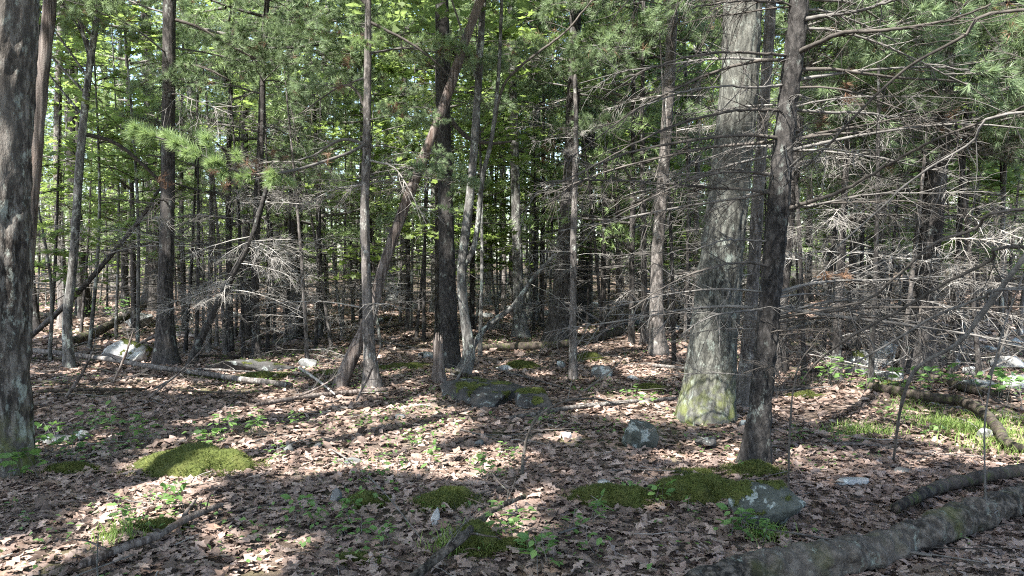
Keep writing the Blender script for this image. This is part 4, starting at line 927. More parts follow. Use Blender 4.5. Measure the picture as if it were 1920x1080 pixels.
# a pale house glimpsed through the trees
hb = at(1812, 400, 63.0); hb[2] = float(gz(hb[0], hb[1]))
h = thing('house', 'pale house glimpsed far off through the thicket', 'house', tuple(hb))
def boxm(mb, x0, x1, y0, y1, z0, z1, m=0):
    V = [(x, y, z) for x in (x0, x1) for y in (y0, y1) for z in (z0, z1)]
    mb.add(V, [[0, 1, 3, 2], [4, 6, 7, 5], [0, 4, 5, 1], [2, 3, 7, 6], [0, 2, 6, 4], [1, 5, 7, 3]], m)
mb = MB(); boxm(mb, -4.2, 4.2, 0, 6, -.5, 6.2); link('wall', mb.mesh('wall', M['siding'], False), h)
mb = MB(); mb.add([(-4.6, -.4, 6.1), (4.6, -.4, 6.1), (4.6, 6.4, 6.1), (-4.6, 6.4, 6.1), (-4.6, 3, 8.6), (4.6, 3, 8.6)], [[0, 1, 5, 4], [2, 3, 4, 5]]); mb.add([(-4.6, -.4, 6.1), (-4.6, 6.4, 6.1), (-4.6, 3, 8.6), (4.6, -.4, 6.1), (4.6, 6.4, 6.1), (4.6, 3, 8.6)], [[0, 2, 1], [3, 4, 5]])
link('roof', mb.mesh('roof', M['rock_dark'], False), h)
for x in (-2.8, 0.2, 2.6):
    mb = MB(); boxm(mb, x - .55, x + .55, -.06, .02, 3.6, 5.0); link('window', mb.mesh('window', M['rock_dark'], False), h)
# ------------------------------------------------------------------ stones
def ico(sub):
    bm = bmesh.new(); bmesh.ops.create_icosphere(bm, subdivisions=sub, radius=1)
    V = np.array([v.co[:] for v in bm.verts]); F = np.array([[v.index for v in f.verts] for f in bm.faces]); bm.free(); return V, F
ICO4, ICO5 = ico(4), ico(5)
def rock_geo(seed, sx, sy, sz, cuts=13, sub=4, rough=0.06, slant=0.0, flat=None):
    rng = np.random.default_rng(seed); V, F = (ICO5 if sub == 5 else ICO4); V = V.copy()
    for k in range(cuts):
        nn = nrm(rng.normal(size=3)); d = rng.uniform(0.38, 0.78); a = V @ nn - d
        V = V - np.where(a > 0, a * 0.92, 0)[:, None] * nn
    if flat is not None:
        V[:, :2] *= (1 + 0.16 * vnoise(V[:, 0] * 2.1 + seed, V[:, 1] * 2.1, 0, seed))[:, None]; V[:, 2] = np.where(V[:, 2] > flat, flat + (V[:, 2] - flat) * 0.12, V[:, 2])
    V = V + nrm(V) * (rough * fbm(V[:, 0] * 2.4 + seed, V[:, 1] * 2.4, V[:, 2] * 2.4, seed, 4))[:, None]
    V = V / np.abs(V).max(0)
    V = V * np.array([sx, sy, sz]); V[:, 2] += slant * V[:, 0]
    return V, F
def rock(label, px0, px1, ytop, ybase, mat='rock', seed=1, depth=1.0, sub=4, moss=0, slant=0.0, group=None, cuts=13, rz=0.0, name='rock', moss_at=0.0, tilt=0.0, flat=None):
    """a stone from its box in the photo: x range, top row, base row"""
    b = hit((px0 + px1) / 2, ybase - 0.3 * (ybase - ytop)); Yd = b[1]
    w = (px1 - px0) / FPX * Yd; tot = (ybase - ytop) / FPX * Yd; hgt = max(tot - w * depth * EYE / Yd * 0.75, 0.4 * tot, 0.03); hgt = hgt + 0.02
    V, F = rock_geo(seed, w / 2, w / 2 * depth, hgt * 0.62, cuts, sub, slant=slant, flat=flat); V[:, 2] += tilt * V[:, 1]
    mb = MB(); mb.add(V, F)
    root = link(name, mb.mesh(name, M[mat]), None, (b[0], b[1], b[2] + hgt * 0.34)); root.rotation_euler = (0, 0, rz)
    tag(root, label, 'rock', group)
    if moss:
        rng = np.random.default_rng(seed + 7)
        nv = nrm(V / np.array([w / 2, w / 2 * depth, hgt * 0.62]) ** 1)
        mask = 1.2 * fbm(V[:, 0] * 7 + 9, V[:, 1] * 7, V[:, 2] * 7, seed + 30, 4) + 0.7 * nv[:, 2] - 0.35 + moss_at * V[:, 0] / w
        keep = mask > (0.75 - moss)
        fm = keep[F].all(1)
        if fm.sum() > 8:
            off = np.clip((mask - (0.75 - moss)) * 2.2, 0, 1) * 0.016 - 0.003 + 0.006 * vnoise(V[:, 0] * 40, V[:, 1] * 40, V[:, 2] * 40, 4)
            VV = V + nv * off[:, None]; mb = MB(); used = F[fm]
            ix = np.unique(used); mp = np.full(len(V), -1); mp[ix] = np.arange(len(ix)); mb.add(VV[ix], mp[used])
            fuzz(mb, VV[ix], nv[ix], rng, min(5000, 14 * len(ix)), 0.013, 1, spread=w * 0.012)
            link('moss', mb.mesh('moss', [M['moss'], M['mossblade']]), root)
    return root
def fuzz(mb, V, N, rng, n, L, m, spread=0.01):
    k = rng.integers(0, len(V), n); p = V[k] + rng.normal(0, spread, (n, 3)) * np.array([1, 1, .25])
    d = nrm(N[k] + rng.normal(0, 0.55, (n, 3))); s = nrm(np.cross(d, rng.normal(size=(n, 3)))) * L * 0.16
    A = np.stack([p - s - d * L * .3, p + s - d * L * .3, p + d * L * rng.uniform(.5, 1.2, n)[:, None]], 1).reshape(-1, 3)
    mb.add(A, np.arange(len(A)).reshape(-1, 3), m)
MOUNDS = []
def moss_mound(label, px0, px1, ytop, ybase, seed=1, depth=0.8, rz=0.0, group=None):
    b = hit((px0 + px1) / 2, ybase - 0.35 * (ybase - ytop)); Yd = b[1]
    w = (px1 - px0) / FPX * Yd; h = max((ybase - ytop) / FPX * Yd * 0.72, 0.03); rng = np.random.default_rng(seed)
    V, F = ICO5 if w > 0.4 else ICO4; V = V.copy()
    V[:, :2] *= (1 + 0.30 * fbm(V[:, 0] * 1.7 + seed, V[:, 1] * 1.7, 0, seed, 3))[:, None]
    V = V * np.array([w / 2, w / 2 * depth, h]); nn = nrm(V / np.array([w / 2, w / 2 * depth, h]) ** 1)
    V = V + nn * (0.022 * fbm(V[:, 0] * 11, V[:, 1] * 11, V[:, 2] * 11, seed, 3))[:, None]
    mb = MB(); mb.add(V, F); upm = V[:, 2] > -0.01
    fuzz(mb, V[upm], nn[upm], rng, int(min(9000, 60000 * w * w * depth + 800)), 0.016, 1, spread=0.006)
    ne = int(min(3600, 9000 * w * depth + 500)); ea = rng.uniform(0, 6.28, ne); er = (0.82 + np.abs(rng.normal(0, .26, ne))) * (1 + .28 * vnoise(np.cos(ea) * 2.2, np.sin(ea) * 2.2, 0, seed + 4))
    E = np.stack([np.cos(ea) * er * w / 2, np.sin(ea) * er * w / 2 * depth, np.zeros(ne)], -1); E[:, 2] = gz(E[:, 0] + b[0], E[:, 1] + b[1]) - b[2] + rng.uniform(.012, .045, ne)
    fuzz(mb, E, np.tile([0, 0, 1.0], (ne, 1)), rng, ne * 2, 0.018, 1, spread=0.008)
    o = link('moss_mound', mb.mesh('moss_mound', [M['moss'], M['mossblade']]), None, (b[0], b[1], b[2] - 0.012)); o.rotation_euler = (0, 0, rz)
    MOUNDS.append((b[0], b[1], w / 2, w / 2 * depth, rz)); tag(o, label, 'moss', group); return o
rock('tilted white-faced boulder with mossy dark back behind the fallen pole', 186, 284, 640, 696, 'rock_pale', 11, .5, 5, .35, -0.18, moss_at=1.6)
rock('rounded grey boulder under the rotten log', 234, 292, 590, 622, 'rock', 12, .9, 4)
rock('long flat-topped boulder with dark moss and bare sunlit top', 384, 560, 670, 710, 'rock_dark', 13, .35, 5, .55, flat=0.45)
rock('small grey stone at the end of the flat-topped boulder', 560, 602, 676, 694, 'rock', 14, .8)
rock('wide dark slab with moss and white lichen behind the arching bare sapling', 820, 988, 698, 774, 'rock_dark', 15, 1.35, 5, .3, 0.03, cuts=7, tilt=0.13, flat=0.28)
rock('low mossy rock ledge beside the wide dark slab', 962, 1040, 716, 784, 'rock_dark', 16, 1.5, 5, .85, tilt=0.06, flat=0.2)
rock('narrow white stone on top of the wide dark slab', 930, 972, 688, 702, 'rock_pale', 17, .6)
rock('wedge-shaped grey stone in the leaves before the mossy log', 1108, 1158, 690, 716, 'rock', 18, .8)
rock('dome-shaped lichen-green stone in front of the big oak', 1150, 1234, 794, 856, 'rock_lichen', 19, .8, 5, 0, 0)
rock('big boulder splashed with white lichen at the end of the moss bank', 1335, 1500, 900, 1020, 'rock_lichen', 20, .85, 5, .4, -0.16, moss_at=-1.6, cuts=18)
rock('thin bluish-white flat stone lying on the leaves', 1556, 1630, 896, 920, 'rock_pale', 21, .45, flat=0.3)
rock('small bluish stone half buried beyond the flat white one', 1678, 1712, 878, 894, 'rock', 22)
rock('small brown stone near the foot of the dark curved pine', 1304, 1352, 820, 844, 'rock_dark', 23)
rock('low pale slab at the foot of the furrowed trunk', 62, 150, 812, 836, 'rock', 24, .6, 4, .2, flat=0.3)
rock('small round grey stone beside the low pale slab', 142, 176, 810, 832, 'rock', 25)
for k, (a, b_, c, d, m, lab) in enumerate([(530, 552, 836, 856, 'rock', 'small upright grey stone in the sunny leaves'), (588, 606, 834, 846, 'rock', 'tiny grey stone near the upright one'), (740, 762, 776, 788, 'rock_pale', 'small pale stone in the sunlit patch before the slab'),
        (614, 642, 924, 956, 'rock', 'pointed grey stone next to a round moss cushion'), (808, 828, 956, 996, 'rock_pale', 'upright whitish stone below the domed moss cushion'), (1106, 1146, 900, 920, 'rock_pale', 'bluish stone poking out of the long moss bank'), (1352, 1382, 780, 798, 'rock_pale', 'pale stone by the foot of the big oak'),
        (1384, 1412, 790, 806, 'rock', 'grey stone between the big oak and the dark curved pine'), (640, 680, 856, 876, 'rock', 'low grey stone sunk in leaves in the middle of the clearing'), (885, 915, 826, 840, 'rock', 'low stone sunk in leaves below the dark slab'), (1176, 1200, 706, 716, 'rock_pale', 'little pale stone on the slope below the pink-grey pine'),
        (1830, 1862, 806, 826, 'rock', 'small stone in the grass by the bent log')]):
    rock(lab, a, b_, c, d, m, 40 + k)
rock('big slanted stone slab lit by the sun in the thicket', 1630, 1698, 648, 700, 'rock_pale', 61, .7, 5, 0, 0.25)
rock('dark slanted stone against the sunlit slab', 1586, 1642, 664, 718, 'rock', 62, .7, 5, .15, 0.2)
rock('flat grey stone in front of the slanted slabs', 1636, 1698, 694, 722, 'rock', 63, .7, flat=0.35)
for k, (a, b_, c, d, m) in enumerate([(1880, 1925, 638, 660, 'rock_pale'), (1838, 1880, 650, 668, 'rock'), (1862, 1925, 672, 700, 'rock_pale'), (1800, 1850, 690, 712, 'rock'), (1870, 1930, 706, 740, 'rock_pale'), (1790, 1870, 712, 738, 'rock'), (1716, 1742, 684, 706, 'rock'), (1780, 1806, 676, 690, 'rock_pale'),
        (1738, 1760, 660, 672, 'rock'), (1820, 1842, 626, 640, 'rock'), (1894, 1925, 620, 634, 'rock')]):
    rock('weathered stone of the rubble around the fallen logs beyond the grass', a, b_, c, d, m, 80 + k, .8, group='stone rubble beyond the grass')
for k, (a, b_, c, d, m) in enumerate([(1100, 1128, 566, 582, 'rock_pale'), (884, 930, 586, 600, 'rock_pale'), (1010, 1050, 584, 598, 'rock'), (1060, 1080, 560, 572, 'rock_pale'), (940, 965, 576, 588, 'rock'), (250, 275, 560, 572, 'rock'), (330, 362, 592, 606, 'rock'), (150, 172, 574, 586, 'rock'), (770, 800, 572, 584, 'rock'),
        (1180, 1204, 600, 612, 'rock'), (1250, 1280, 612, 626, 'rock_pale'), (700, 726, 596, 608, 'rock'), (430, 456, 588, 600, 'rock'), (780, 815, 660, 676, 'rock_pale'), (1040, 1062, 680, 694, 'rock')]):
    rock('weathered stone scattered among the trunks deep in the wood', a, b_, c, d, m, 120 + k, .8, group='stones scattered in the wood')
o = rock('white angular stone chip lying on brown leaves', 1052, 1072, 812, 832, 'scrap', 150, .7, name='stone_chip')
# ------------------------------------------------------------------ moss
moss_mound('large mossy hummock half in sun near the furrowed trunk', 268, 466, 838, 906, 1, .62)
moss_mound('small round moss cushion beside the pointed grey stone', 652, 718, 924, 960, 2)
moss_mound('domed moss cushion above the upright whitish stone', 794, 882, 916, 964, 3)
moss_mound('bright flat moss cushion beside the forked fallen branch', 274, 334, 978, 1004, 4)
moss_mound('moss hump under the leaning grey branch', 846, 930, 985, 1052, 5)
moss_mound('long moss bank running up to the lichen boulder', 1230, 1384, 894, 958, 6, .5)
moss_mound('smaller moss bank beside the bluish stone', 1072, 1212, 908, 958, 7, .5)
moss_mound('moss collar around the foot of the dark curved pine', 1370, 1456, 866, 898, 8, .7)
moss_mound('low moss strip behind the large mossy hummock', 100, 176, 866, 896, 9, .5)
for k, (a, b_, c, d) in enumerate([(1184, 1246, 718, 738), (455, 530, 698, 712), (600, 650, 694, 706), (720, 800, 680, 694), (370, 440, 704, 716), (1080, 1130, 662, 684), (940, 1010, 676, 700), (1490, 1540, 734, 752), (150, 210, 622, 634), (300, 345, 610, 622), (1640, 1700, 716, 730), (930, 990, 1010, 1040), (640, 700, 1035, 1065), (1270, 1330, 884, 896)]):
    moss_mound('low patch of moss on the leafy floor', a, b_, c, d, 20 + k, .6, group='low moss patches')
# ------------------------------------------------------------------ fallen wood
def fallen(name, label, pix, w, mat, lift=0.0, lifts=None, stubs=0, sides=10, seed=1, fork=None, amp=0.004, cat='branch', depths=None, moss=False, rings=None, twigs=0, up=None):
    rng = np.random.default_rng(seed); P = []
    for k, ((x, y), ww) in enumerate(zip(pix, w)):
        g = hit(x, y) if depths is None or depths[k] is None else at(x, y, depths[k])
        if up: g = at(x, y, hit(x, y + up[k])[1])
        r = ww / 2 / FPX * g[1]
        if not up and (depths is None or depths[k] is None): g = g + np.array([0, 0, r * 0.7 + 0.022 + (lifts[k] if lifts else lift)])
        P.append((*g, r))
    P = np.array(P); b = P[0, :3].copy(); P[:, :3] -= b
    root = thing(name, label, cat, tuple(b))
    link('stem', trunk_like(P, M[mat], sides, rings or 14 * len(P), amp, seed), root)
    A = smooth_path(P, 60)
    for k in range(stubs):
        i = rng.integers(4, 56); d = nrm(rng.normal(0, 1, 3) + np.array([0, 0, .6])); L = rng.uniform(.08, .32); mb = MB()
        Q = curve3(A[i, :3], d, L, rng, 4, .05, .15); add_tube(mb, Q, np.linspace(min(.008, A[i, 3] * .4), .002, len(Q)), 5); link('stub', mb.mesh('stub', M[mat]), root)
    for k in range(twigs):
        i = rng.integers(8, 58); ax = nrm(A[i, :3] - A[i - 1, :3]); d = nrm(ax + rng.normal(0, .6, 3) + np.array([0, 0, .25])); dm = DEAD['grey']
        link('twig', dm[rng.integers(6)], root, tuple(A[i, :3]), qdir(d, roll=rng.uniform(0, 6)), rng.uniform(.25, .5))
    if fork:
        fp, fw = fork; Q = []
        for (x, y), ww in zip(fp, fw):
            g = hit(x, y); r = ww / 2 / FPX * g[1]; Q.append((*(g + np.array([0, 0, r * .7 + .06]) - b), r))
        link('fork', trunk_like(np.array(Q), M[mat], 8, 30, amp, seed + 3), root)
    return root
def trunk_like(P, mat, sides, rings, amp, seed, freq=18):
    A = smooth_path(P, rings); C, r = A[:, :3], np.maximum(A[:, 3], 0.001); Tn, N, B = frames(C)
    a = np.arange(sides) * 2 * math.pi / sides; D = np.cos(a)[None, :, None] * N[:, None] + np.sin(a)[None, :, None] * B[:, None]
    q = C[:, None] + D * r[:, None, None]; h = fbm(q[..., 0] * freq, q[..., 1] * freq, q[..., 2] * freq, seed, 2)
    rr = r[:, None] * (1 + .10 * vnoise(q[..., 0] * 4, q[..., 1] * 4, q[..., 2] * 4, seed + 2)) + np.minimum(amp, r * .25)[:, None] * h
    rr[0] *= .5; rr[-1] *= .5
    mb = MB(); V = (C[:, None] + D * rr[..., None]).reshape(-1, 3)
    i = np.arange(rings - 1)[:, None] * sides; j = np.arange(sides)[None]; k = (j + 1) % sides
    mb.add(V, np.stack([i + j, i + k, i + sides + k, i + sides + j], -1).reshape(-1, 4))
    for e in (0, rings - 1):
        ring = np.arange(sides) + e * sides; n0 = mb.n; mb.v.append(C[e].reshape(1, 3)); mb.n += 1
        tri = np.stack([ring, np.roll(ring, -1), np.full(sides, n0)], -1); mb.f.append(tri if e else tri[:, ::-1]); mb.m.append(np.zeros(sides))
    return mb.mesh('stem', mat)
fallen('fallen_pole', 'long thin grey pole propped just above the leaves', [(48, 656), (120, 663), (200, 673), (290, 688), (380, 700), (460, 712), (548, 722)], [8, 9, 9, 10, 10, 11, 11], 'pine_light', up=[18, 17, 16, 14, 12, 11, 8], stubs=9, seed=2)
fallen('leaning_pole', 'dead pole leaning diagonally past the young green-grey trunk', [(52, 642), (135, 560), (205, 482), (262, 412), (302, 350)], [10, 10, 9, 8, 6], 'pine', depths=[None, 13.2, 13.0, 12.8, 12.6], seed=3, stubs=4)
fallen('rotten_log', 'dark rotten log propped up on the rounded grey boulder', [(128, 644), (170, 628), (205, 610), (235, 594), (270, 572)], [19, 18, 16, 15, 15], 'rot', up=[7, 12, 18, 26, 36], seed=4, cat='log')
fallen('fallen_branch', 'sunlit tan branch lying across the brightest leaves', [(478, 768), (560, 754), (640, 745), (728, 738)], [8, 9, 9, 8], 'dead', seed=5, lift=.01)
fallen('fallen_branch', 'grey crooked branch lying from the dark slab to the big oak', [(955, 792), (1010, 784), (1080, 772), (1170, 762), (1268, 755)], [7, 9, 9, 8, 8], 'pine_light', seed=6, lift=.01, stubs=3)
fallen('dead_sapling', 'thin bare sapling arching up out of the leaves', [(978, 910), (982, 850), (992, 810), (1012, 778), (1060, 752), (1120, 748), (1160, 760)], [6, 6, 5, 5, 4, 3, 2], 'twig_dark', depths=[None, 6.0, 6.0, 6.0, 6.05, 6.1, 6.2], seed=7, twigs=6, cat='sapling')
fallen('fallen_branch', 'grey-green dead branch slanting up over the moss hump', [(770, 1088), (820, 1045), (875, 1000), (930, 953), (985, 930)], [20, 18, 16, 13, 9], 'log', up=[16, 30, 40, 40, 22], seed=8, twigs=4, stubs=3)
fallen('fallen_branch', 'forked weathered branch lying beside the bright flat moss cushion', [(150, 1085), (230, 1052), (300, 1025), (345, 998), (418, 964)], [17, 17, 16, 14, 9], 'dead', seed=9, lift=.03, fork=([(338, 1003), (352, 978), (370, 952)], [9, 7, 4]), stubs=3)
fallen('fallen_log', 'thick bark-covered log with moss and lichen lying in the leaves', [(1240, 1160), (1400, 1106), (1560, 1080), (1690, 1046), (1790, 1006), (1900, 966), (1990, 938)], [60, 66, 66, 62, 57, 50, 46], 'log', seed=10, sides=64, rings=280, amp=0.026, cat='log', stubs=5)
fallen('fallen_branch', 'dark bare limb resting above the thick mossy log', [(1676, 975), (1720, 952), (1770, 930), (1840, 915), (1935, 896)], [20, 22, 23, 24, 24], 'rot', seed=11, sides=20, rings=120, lift=.02, amp=.008, cat='branch')
fallen('bent_log', 'bent dark log arching over the grass', [(1616, 722), (1680, 733), (1745, 745), (1800, 752), (1842, 772), (1872, 806), (1890, 832), (1935, 846)], [14, 17, 19, 20, 20, 19, 19, 17], 'rot', up=[8, 13, 17, 20, 22, 18, 13, 11], seed=12, sides=18, amp=.008, cat='log')
fallen('fallen_log', 'short dark mossy log lying among the stone rubble', [(1712, 712), (1760, 722), (1835, 742), (1880, 748)], [13, 17, 17, 14], 'rot', seed=13, cat='log', sides=16)
fallen('fallen_log', 'long rotten mossy log lying behind the dark slab', [(890, 660), (960, 657), (1040, 655), (1100, 645), (1165, 628)], [12, 15, 16, 18, 16], 'rot', seed=14, cat='log', sides=18, amp=.01)
fallen('leaning_branch', 'smooth grey branch leaning up from the crooked double-stemmed tree', [(884, 655), (905, 622), (930, 598), (962, 574), (1000, 520), (1042, 475)], [11, 11, 10, 9, 7, 5], 'grey', depths=[11.2, 11.3, 11.4, 11.5, 11.6, 11.7], seed=15, stubs=3)
fallen('fallen_branch', 'pale branch on the floor beyond the black pole', [(700, 622), (760, 610), (800, 604)], [6, 7, 6], 'dead', seed=16)
fallen('fallen_branch', 'thin curved white stick sprawling in the middle leaves', [(620, 852), (660, 878), (700, 915), (740, 960), (800, 1040)], [2.6, 2.6, 2.4, 2, 1.4], 'twig', seed=17, lift=.02)
fallen('fallen_branch', 'thin dead stick lying below the flat-topped boulder', [(560, 700), (600, 728), (628, 752)], [6, 5, 3], 'twig_pale', seed=18, lift=.05, twigs=3)
fallen('leaning_sapling', 'blurred grey bare sapling leaning in from the edge near the log', [(1930, 470), (1862, 560), (1800, 640), (1720, 690), (1690, 760), (1675, 870)], [9, 9, 8, 7, 6, 5], 'twig', depths=[4.6, 4.8, 5.0, 5.3, 5.6, None], seed=19, cat='sapling')
fallen('bare_sapling', 'thin upright bare sapling beside the lichen boulder', [(1478, 930), (1480, 830), (1486, 740), (1500, 680), (1530, 640)], [4, 3.6, 3.2, 3, 2], 'twig_dark', depths=[None, 5.4, 5.4, 5.4, 5.4], seed=20, cat='sapling')
fallen('bare_sapling', 'thin upright bare stem beside the thick mossy log', [(1850, 990), (1846, 860), (1850, 760), (1880, 620), (1925, 500)], [4, 3.6, 3.2, 3, 2], 'twig', depths=[None, 4.6, 4.6, 4.6, 4.6], seed=21, cat='sapling')
fallen('fallen_branch', 'thin dark stick lying beyond the dead limb above the log', [(1560, 838), (1640, 842), (1720, 858), (1760, 850)], [5, 6, 6, 4], 'dead', seed=22, stubs=2)
fallen('fallen_branch', 'short grey stick by the foot of the furrowed trunk', [(170, 985), (230, 968), (290, 960)], [6, 6, 5], 'dead', seed=23)
for k, (a, b_, c, d) in enumerate([(200, 560, 300, 548), (600, 610, 740, 600), (1180, 590, 1290, 582), (420, 640, 520, 632), (1440, 690, 1540, 700), (1660, 640, 1860, 628), (880, 620, 960, 612), (60, 590, 160, 600), (1120, 612, 1230, 606)]):
    fallen('fallen_branch', 'dead branch lying on the floor deep among the trunks', [(a, b_), ((a + c) / 2, (b_ + d) / 2 + 3), (c, d)], [7, 8, 6], ['dead', 'rot', 'pine'][k % 3], seed=60 + k)['group'] = 'dead branches deep in the wood'
rng = np.random.default_rng(555)
MARK2 = [(120, 640, 'the fallen grey pole'), (240, 660, 'the tilted white boulder'), (308, 684, 'the straight dark pine'), (470, 690, 'the flat-topped boulder'), (557, 640, 'the black-barked pine'), (640, 720, 'the split trunk'), (700, 728, 'the thin scaly pine'), (160, 620, 'the rotten log'), (845, 692, 'the dark trunk with a stub'), (1047, 645, 'the large flared pine'), (1234, 668, 'the pink-grey pine'), (1320, 780, 'the massive oak'), (1567, 716, 'the slanted slabs'), (1712, 700, 'the broad reddish pine'), (1840, 740, 'the stone rubble')]
for k in range(40):
    if k < 22: x, y = rng.uniform(60, 760), rng.uniform(590, 760)
    else: x, y = rng.uniform(800, 1900), rng.uniform(590, 740)
    w_ = min(MARK2, key=lambda m: (m[0] - x) ** 2 + 4 * (m[1] - y) ** 2)[2]; L = rng.uniform(60, 190) * (y - 470) / 230; sl = rng.normal(0, .22); pw = rng.uniform(3.5, 7)
    if k % 3 == 2:
        d0 = hit(x, y)[1]; up_ = rng.uniform(30, 120)
        fallen('leaning_stick', 'bare dead stick leaning up from the leaves near ' + w_, [(x, y), (x + L * .3, y - up_ * .55), (x + L * .5, y - up_)], [pw, pw * .8, pw * .4], ['twig_pale', 'twig', 'dead'][k % 3 - k // 20 % 3], depths=[None, d0, d0], seed=600 + k, twigs=3, stubs=2)['group'] = 'dead sticks on the floor'
    else:
        fallen('dead_stick', ['pale', 'dark'][k % 2] + ' dead stick lying on the leaves near ' + w_, [(x - L / 2, y + L / 2 * sl), (x, y + rng.normal(0, 3)), (x + L / 2, y - L / 2 * sl)], [pw, pw, pw * .6], ['pine_light', 'rot'][k % 2], seed=600 + k, stubs=3, twigs=1, lift=.03)['group'] = 'dead sticks on the floor'
# broken stub in front of the dark trunk
b = hit(823, 714); mb = MB(); rr = 11 / FPX * b[1]; hh = 92 / FPX * b[1]; sd = 28
a = np.arange(sd) * 2 * math.pi / sd; zz = np.linspace(-.05, hh, 16); Vv = []
for z in zz:
    top = hh * (0.72 + .28 * np.abs(vnoise(np.cos(a) * 2.2, np.sin(a) * 2.2, 0, 5)) * 1.6)
    r = rr * (1 + .5 * math.exp(-max(z, 0) / .08) + .10 * vnoise(np.cos(a) * 3, np.sin(a) * 3, z * 3, 8)) * (1 - .18 * max(z, 0) / hh)
    Vv.append(np.stack([np.cos(a) * r - .02 * z, np.sin(a) * r, np.minimum(z, top)], -1))
Vv = np.array(Vv); i = np.arange(15)[:, None] * sd; j = np.arange(sd)[None]; k = (j + 1) % sd
mb.add(Vv.reshape(-1, 3), np.stack([i + j, i + k, i + sd + k, i + sd + j], -1).reshape(-1, 4)); mb.add(np.vstack([Vv[-1], [[0, 0, hh * .55]]]), np.stack([np.arange(sd), np.roll(np.arange(sd), -1), np.full(sd, sd)], -1))
tag(link('broken_stump', mb.mesh('broken_stump', M['dead']), None, tuple(b)), 'broken splintered stump in front of the dark straight trunk', 'stump')
# ------------------------------------------------------------------ seedlings and grass
LEAFLET_V = np.array([[0, 0, 0], [.20, .25, .05], [.27, .52, .05], [.14, .82, .02], [0, 1.0, -.06], [-.14, .82, .02], [-.27, .52, .05], [-.20, .25, .05], [0, .5, -.02]]); LEAFLET_F = np.array([[8, k, (k + 1) % 8] for k in range(8)])
def herb_mesh(seed, H, leaves, size, stems=3):
    rng = np.random.default_rng(seed); mb = MB(); wb = MB()
    for s in range(stems):
        d = np.array([rng.normal(0, .35), rng.normal(0, .35), 1]); Pp = curve3((rng.normal(0, .03), rng.normal(0, .03), -.02), d, H * rng.uniform(.6, 1.1), rng, 5, 0, .1)
        add_tube(wb, Pp, np.linspace(.0028, .0012, len(Pp)), 4, 0, False)
        n = leaves; t = rng.uniform(.35, 1, n); i = np.minimum((t * 5).astype(int), 4); p = Pp[i] + (Pp[i + 1] - Pp[i]) * (t * 5 - i)[:, None]
        yaw = rng.uniform(0, 6.28, n); off = np.stack([-np.sin(yaw), np.cos(yaw), np.zeros(n)], -1) * size * .35
        stamp(mb, LEAFLET_V, LEAFLET_F, p + off, rotmats(rng, n, .35, yaw), size * rng.uniform(.6, 1.2, n))
    return wb.mesh('seedling', M['twig']), mb.mesh('leaves', M['herb'])
HERB = [herb_mesh(700 + k, .13 + .04 * k, 5 + k, .05 + .006 * k, 2 + k % 2) for k in range(5)]
TALL = herb_mesh(720, .48, 18, .075, 2)
rng = np.random.default_rng(900)
MARK = [(*hit(x, y)[:2], w) for x, y, w in [(330, 880, 'the large mossy hummock'), (20, 880, 'the furrowed trunk'), (110, 830, 'the low pale slab'), (540, 850, 'the upright grey stone'), (690, 945, 'the small round moss cushion'), (835, 945, 'the domed moss cushion'), (305, 995, 'the bright flat moss cushion'), (885, 1020, 'the moss hump under the branch'),
        (1310, 940, 'the long moss bank'), (1140, 940, 'the smaller moss bank'), (1420, 980, 'the lichen boulder'), (1195, 830, 'the dome-shaped stone'), (1062, 825, 'the white stone chip'), (1300, 770, 'the oak'), (1410, 880, 'the dark curved pine'), (1595, 910, 'the flat white stone'), (1700, 1030, 'the thick mossy log'), (1800, 810, 'the grass'), (620, 760, 'the sunlit tan branch'), (900, 770, 'the dark slab'), (660, 868, 'the sunk grey stone'), (260, 1045, 'the forked branch'),
        (520, 1030, 'the open leaves'), (740, 785, 'the small pale stone'), (1650, 700, 'the slanted stone slabs'), (1760, 730, 'the short mossy log'), (1860, 790, 'the bend of the log'), (1890, 720, 'the white rubble stones')]]
def nearby(b): return min(MARK, key=lambda m: (m[0] - b[0]) ** 2 + (m[1] - b[1]) ** 2)[2]
def herb(px, py, label, group, mesh=None, s=1.0):
    b = hit(px, py)
    if '%s' in label: label = label % nearby(b)
    hm = mesh or HERB[rng.integers(5)]; o = link('seedling', hm[0], None, tuple(b), None, s); link('leaves', hm[1], o); o.rotation_euler = (0, 0, rng.uniform(0, 6.28)); tag(o, label, 'seedling', group)
herb(205, 830, 'tallest leafy seedling, standing by the low pale slab', None, TALL, 1.0)
for px, py in [(1000, 1040), (1040, 1020), (1075, 1005), (960, 1010), (1010, 1070), (1050, 1055), (985, 1000), (1100, 1040), (1120, 985)]: herb(px, py, 'green leafy seedling in the clump before the moss banks', 'seedlings before the moss banks', s=0.95)
for px, py in [(20, 870), (45, 880), (70, 850), (95, 845), (20, 900), (50, 905), (120, 850), (140, 870)]: herb(px, py, 'green leafy seedling at the foot of the furrowed trunk', 'seedlings at the furrowed trunk', s=1.25)
for px, py in [(150, 810), (180, 850), (230, 830), (165, 880), (240, 850), (190, 800), (270, 830), (385, 838), (360, 830), (420, 825), (470, 815), (490, 820), (440, 815), (395, 850)]: herb(px, py, 'fresh leafy seedling growing near %s', 'seedlings round the mossy hummock', s=1.1)
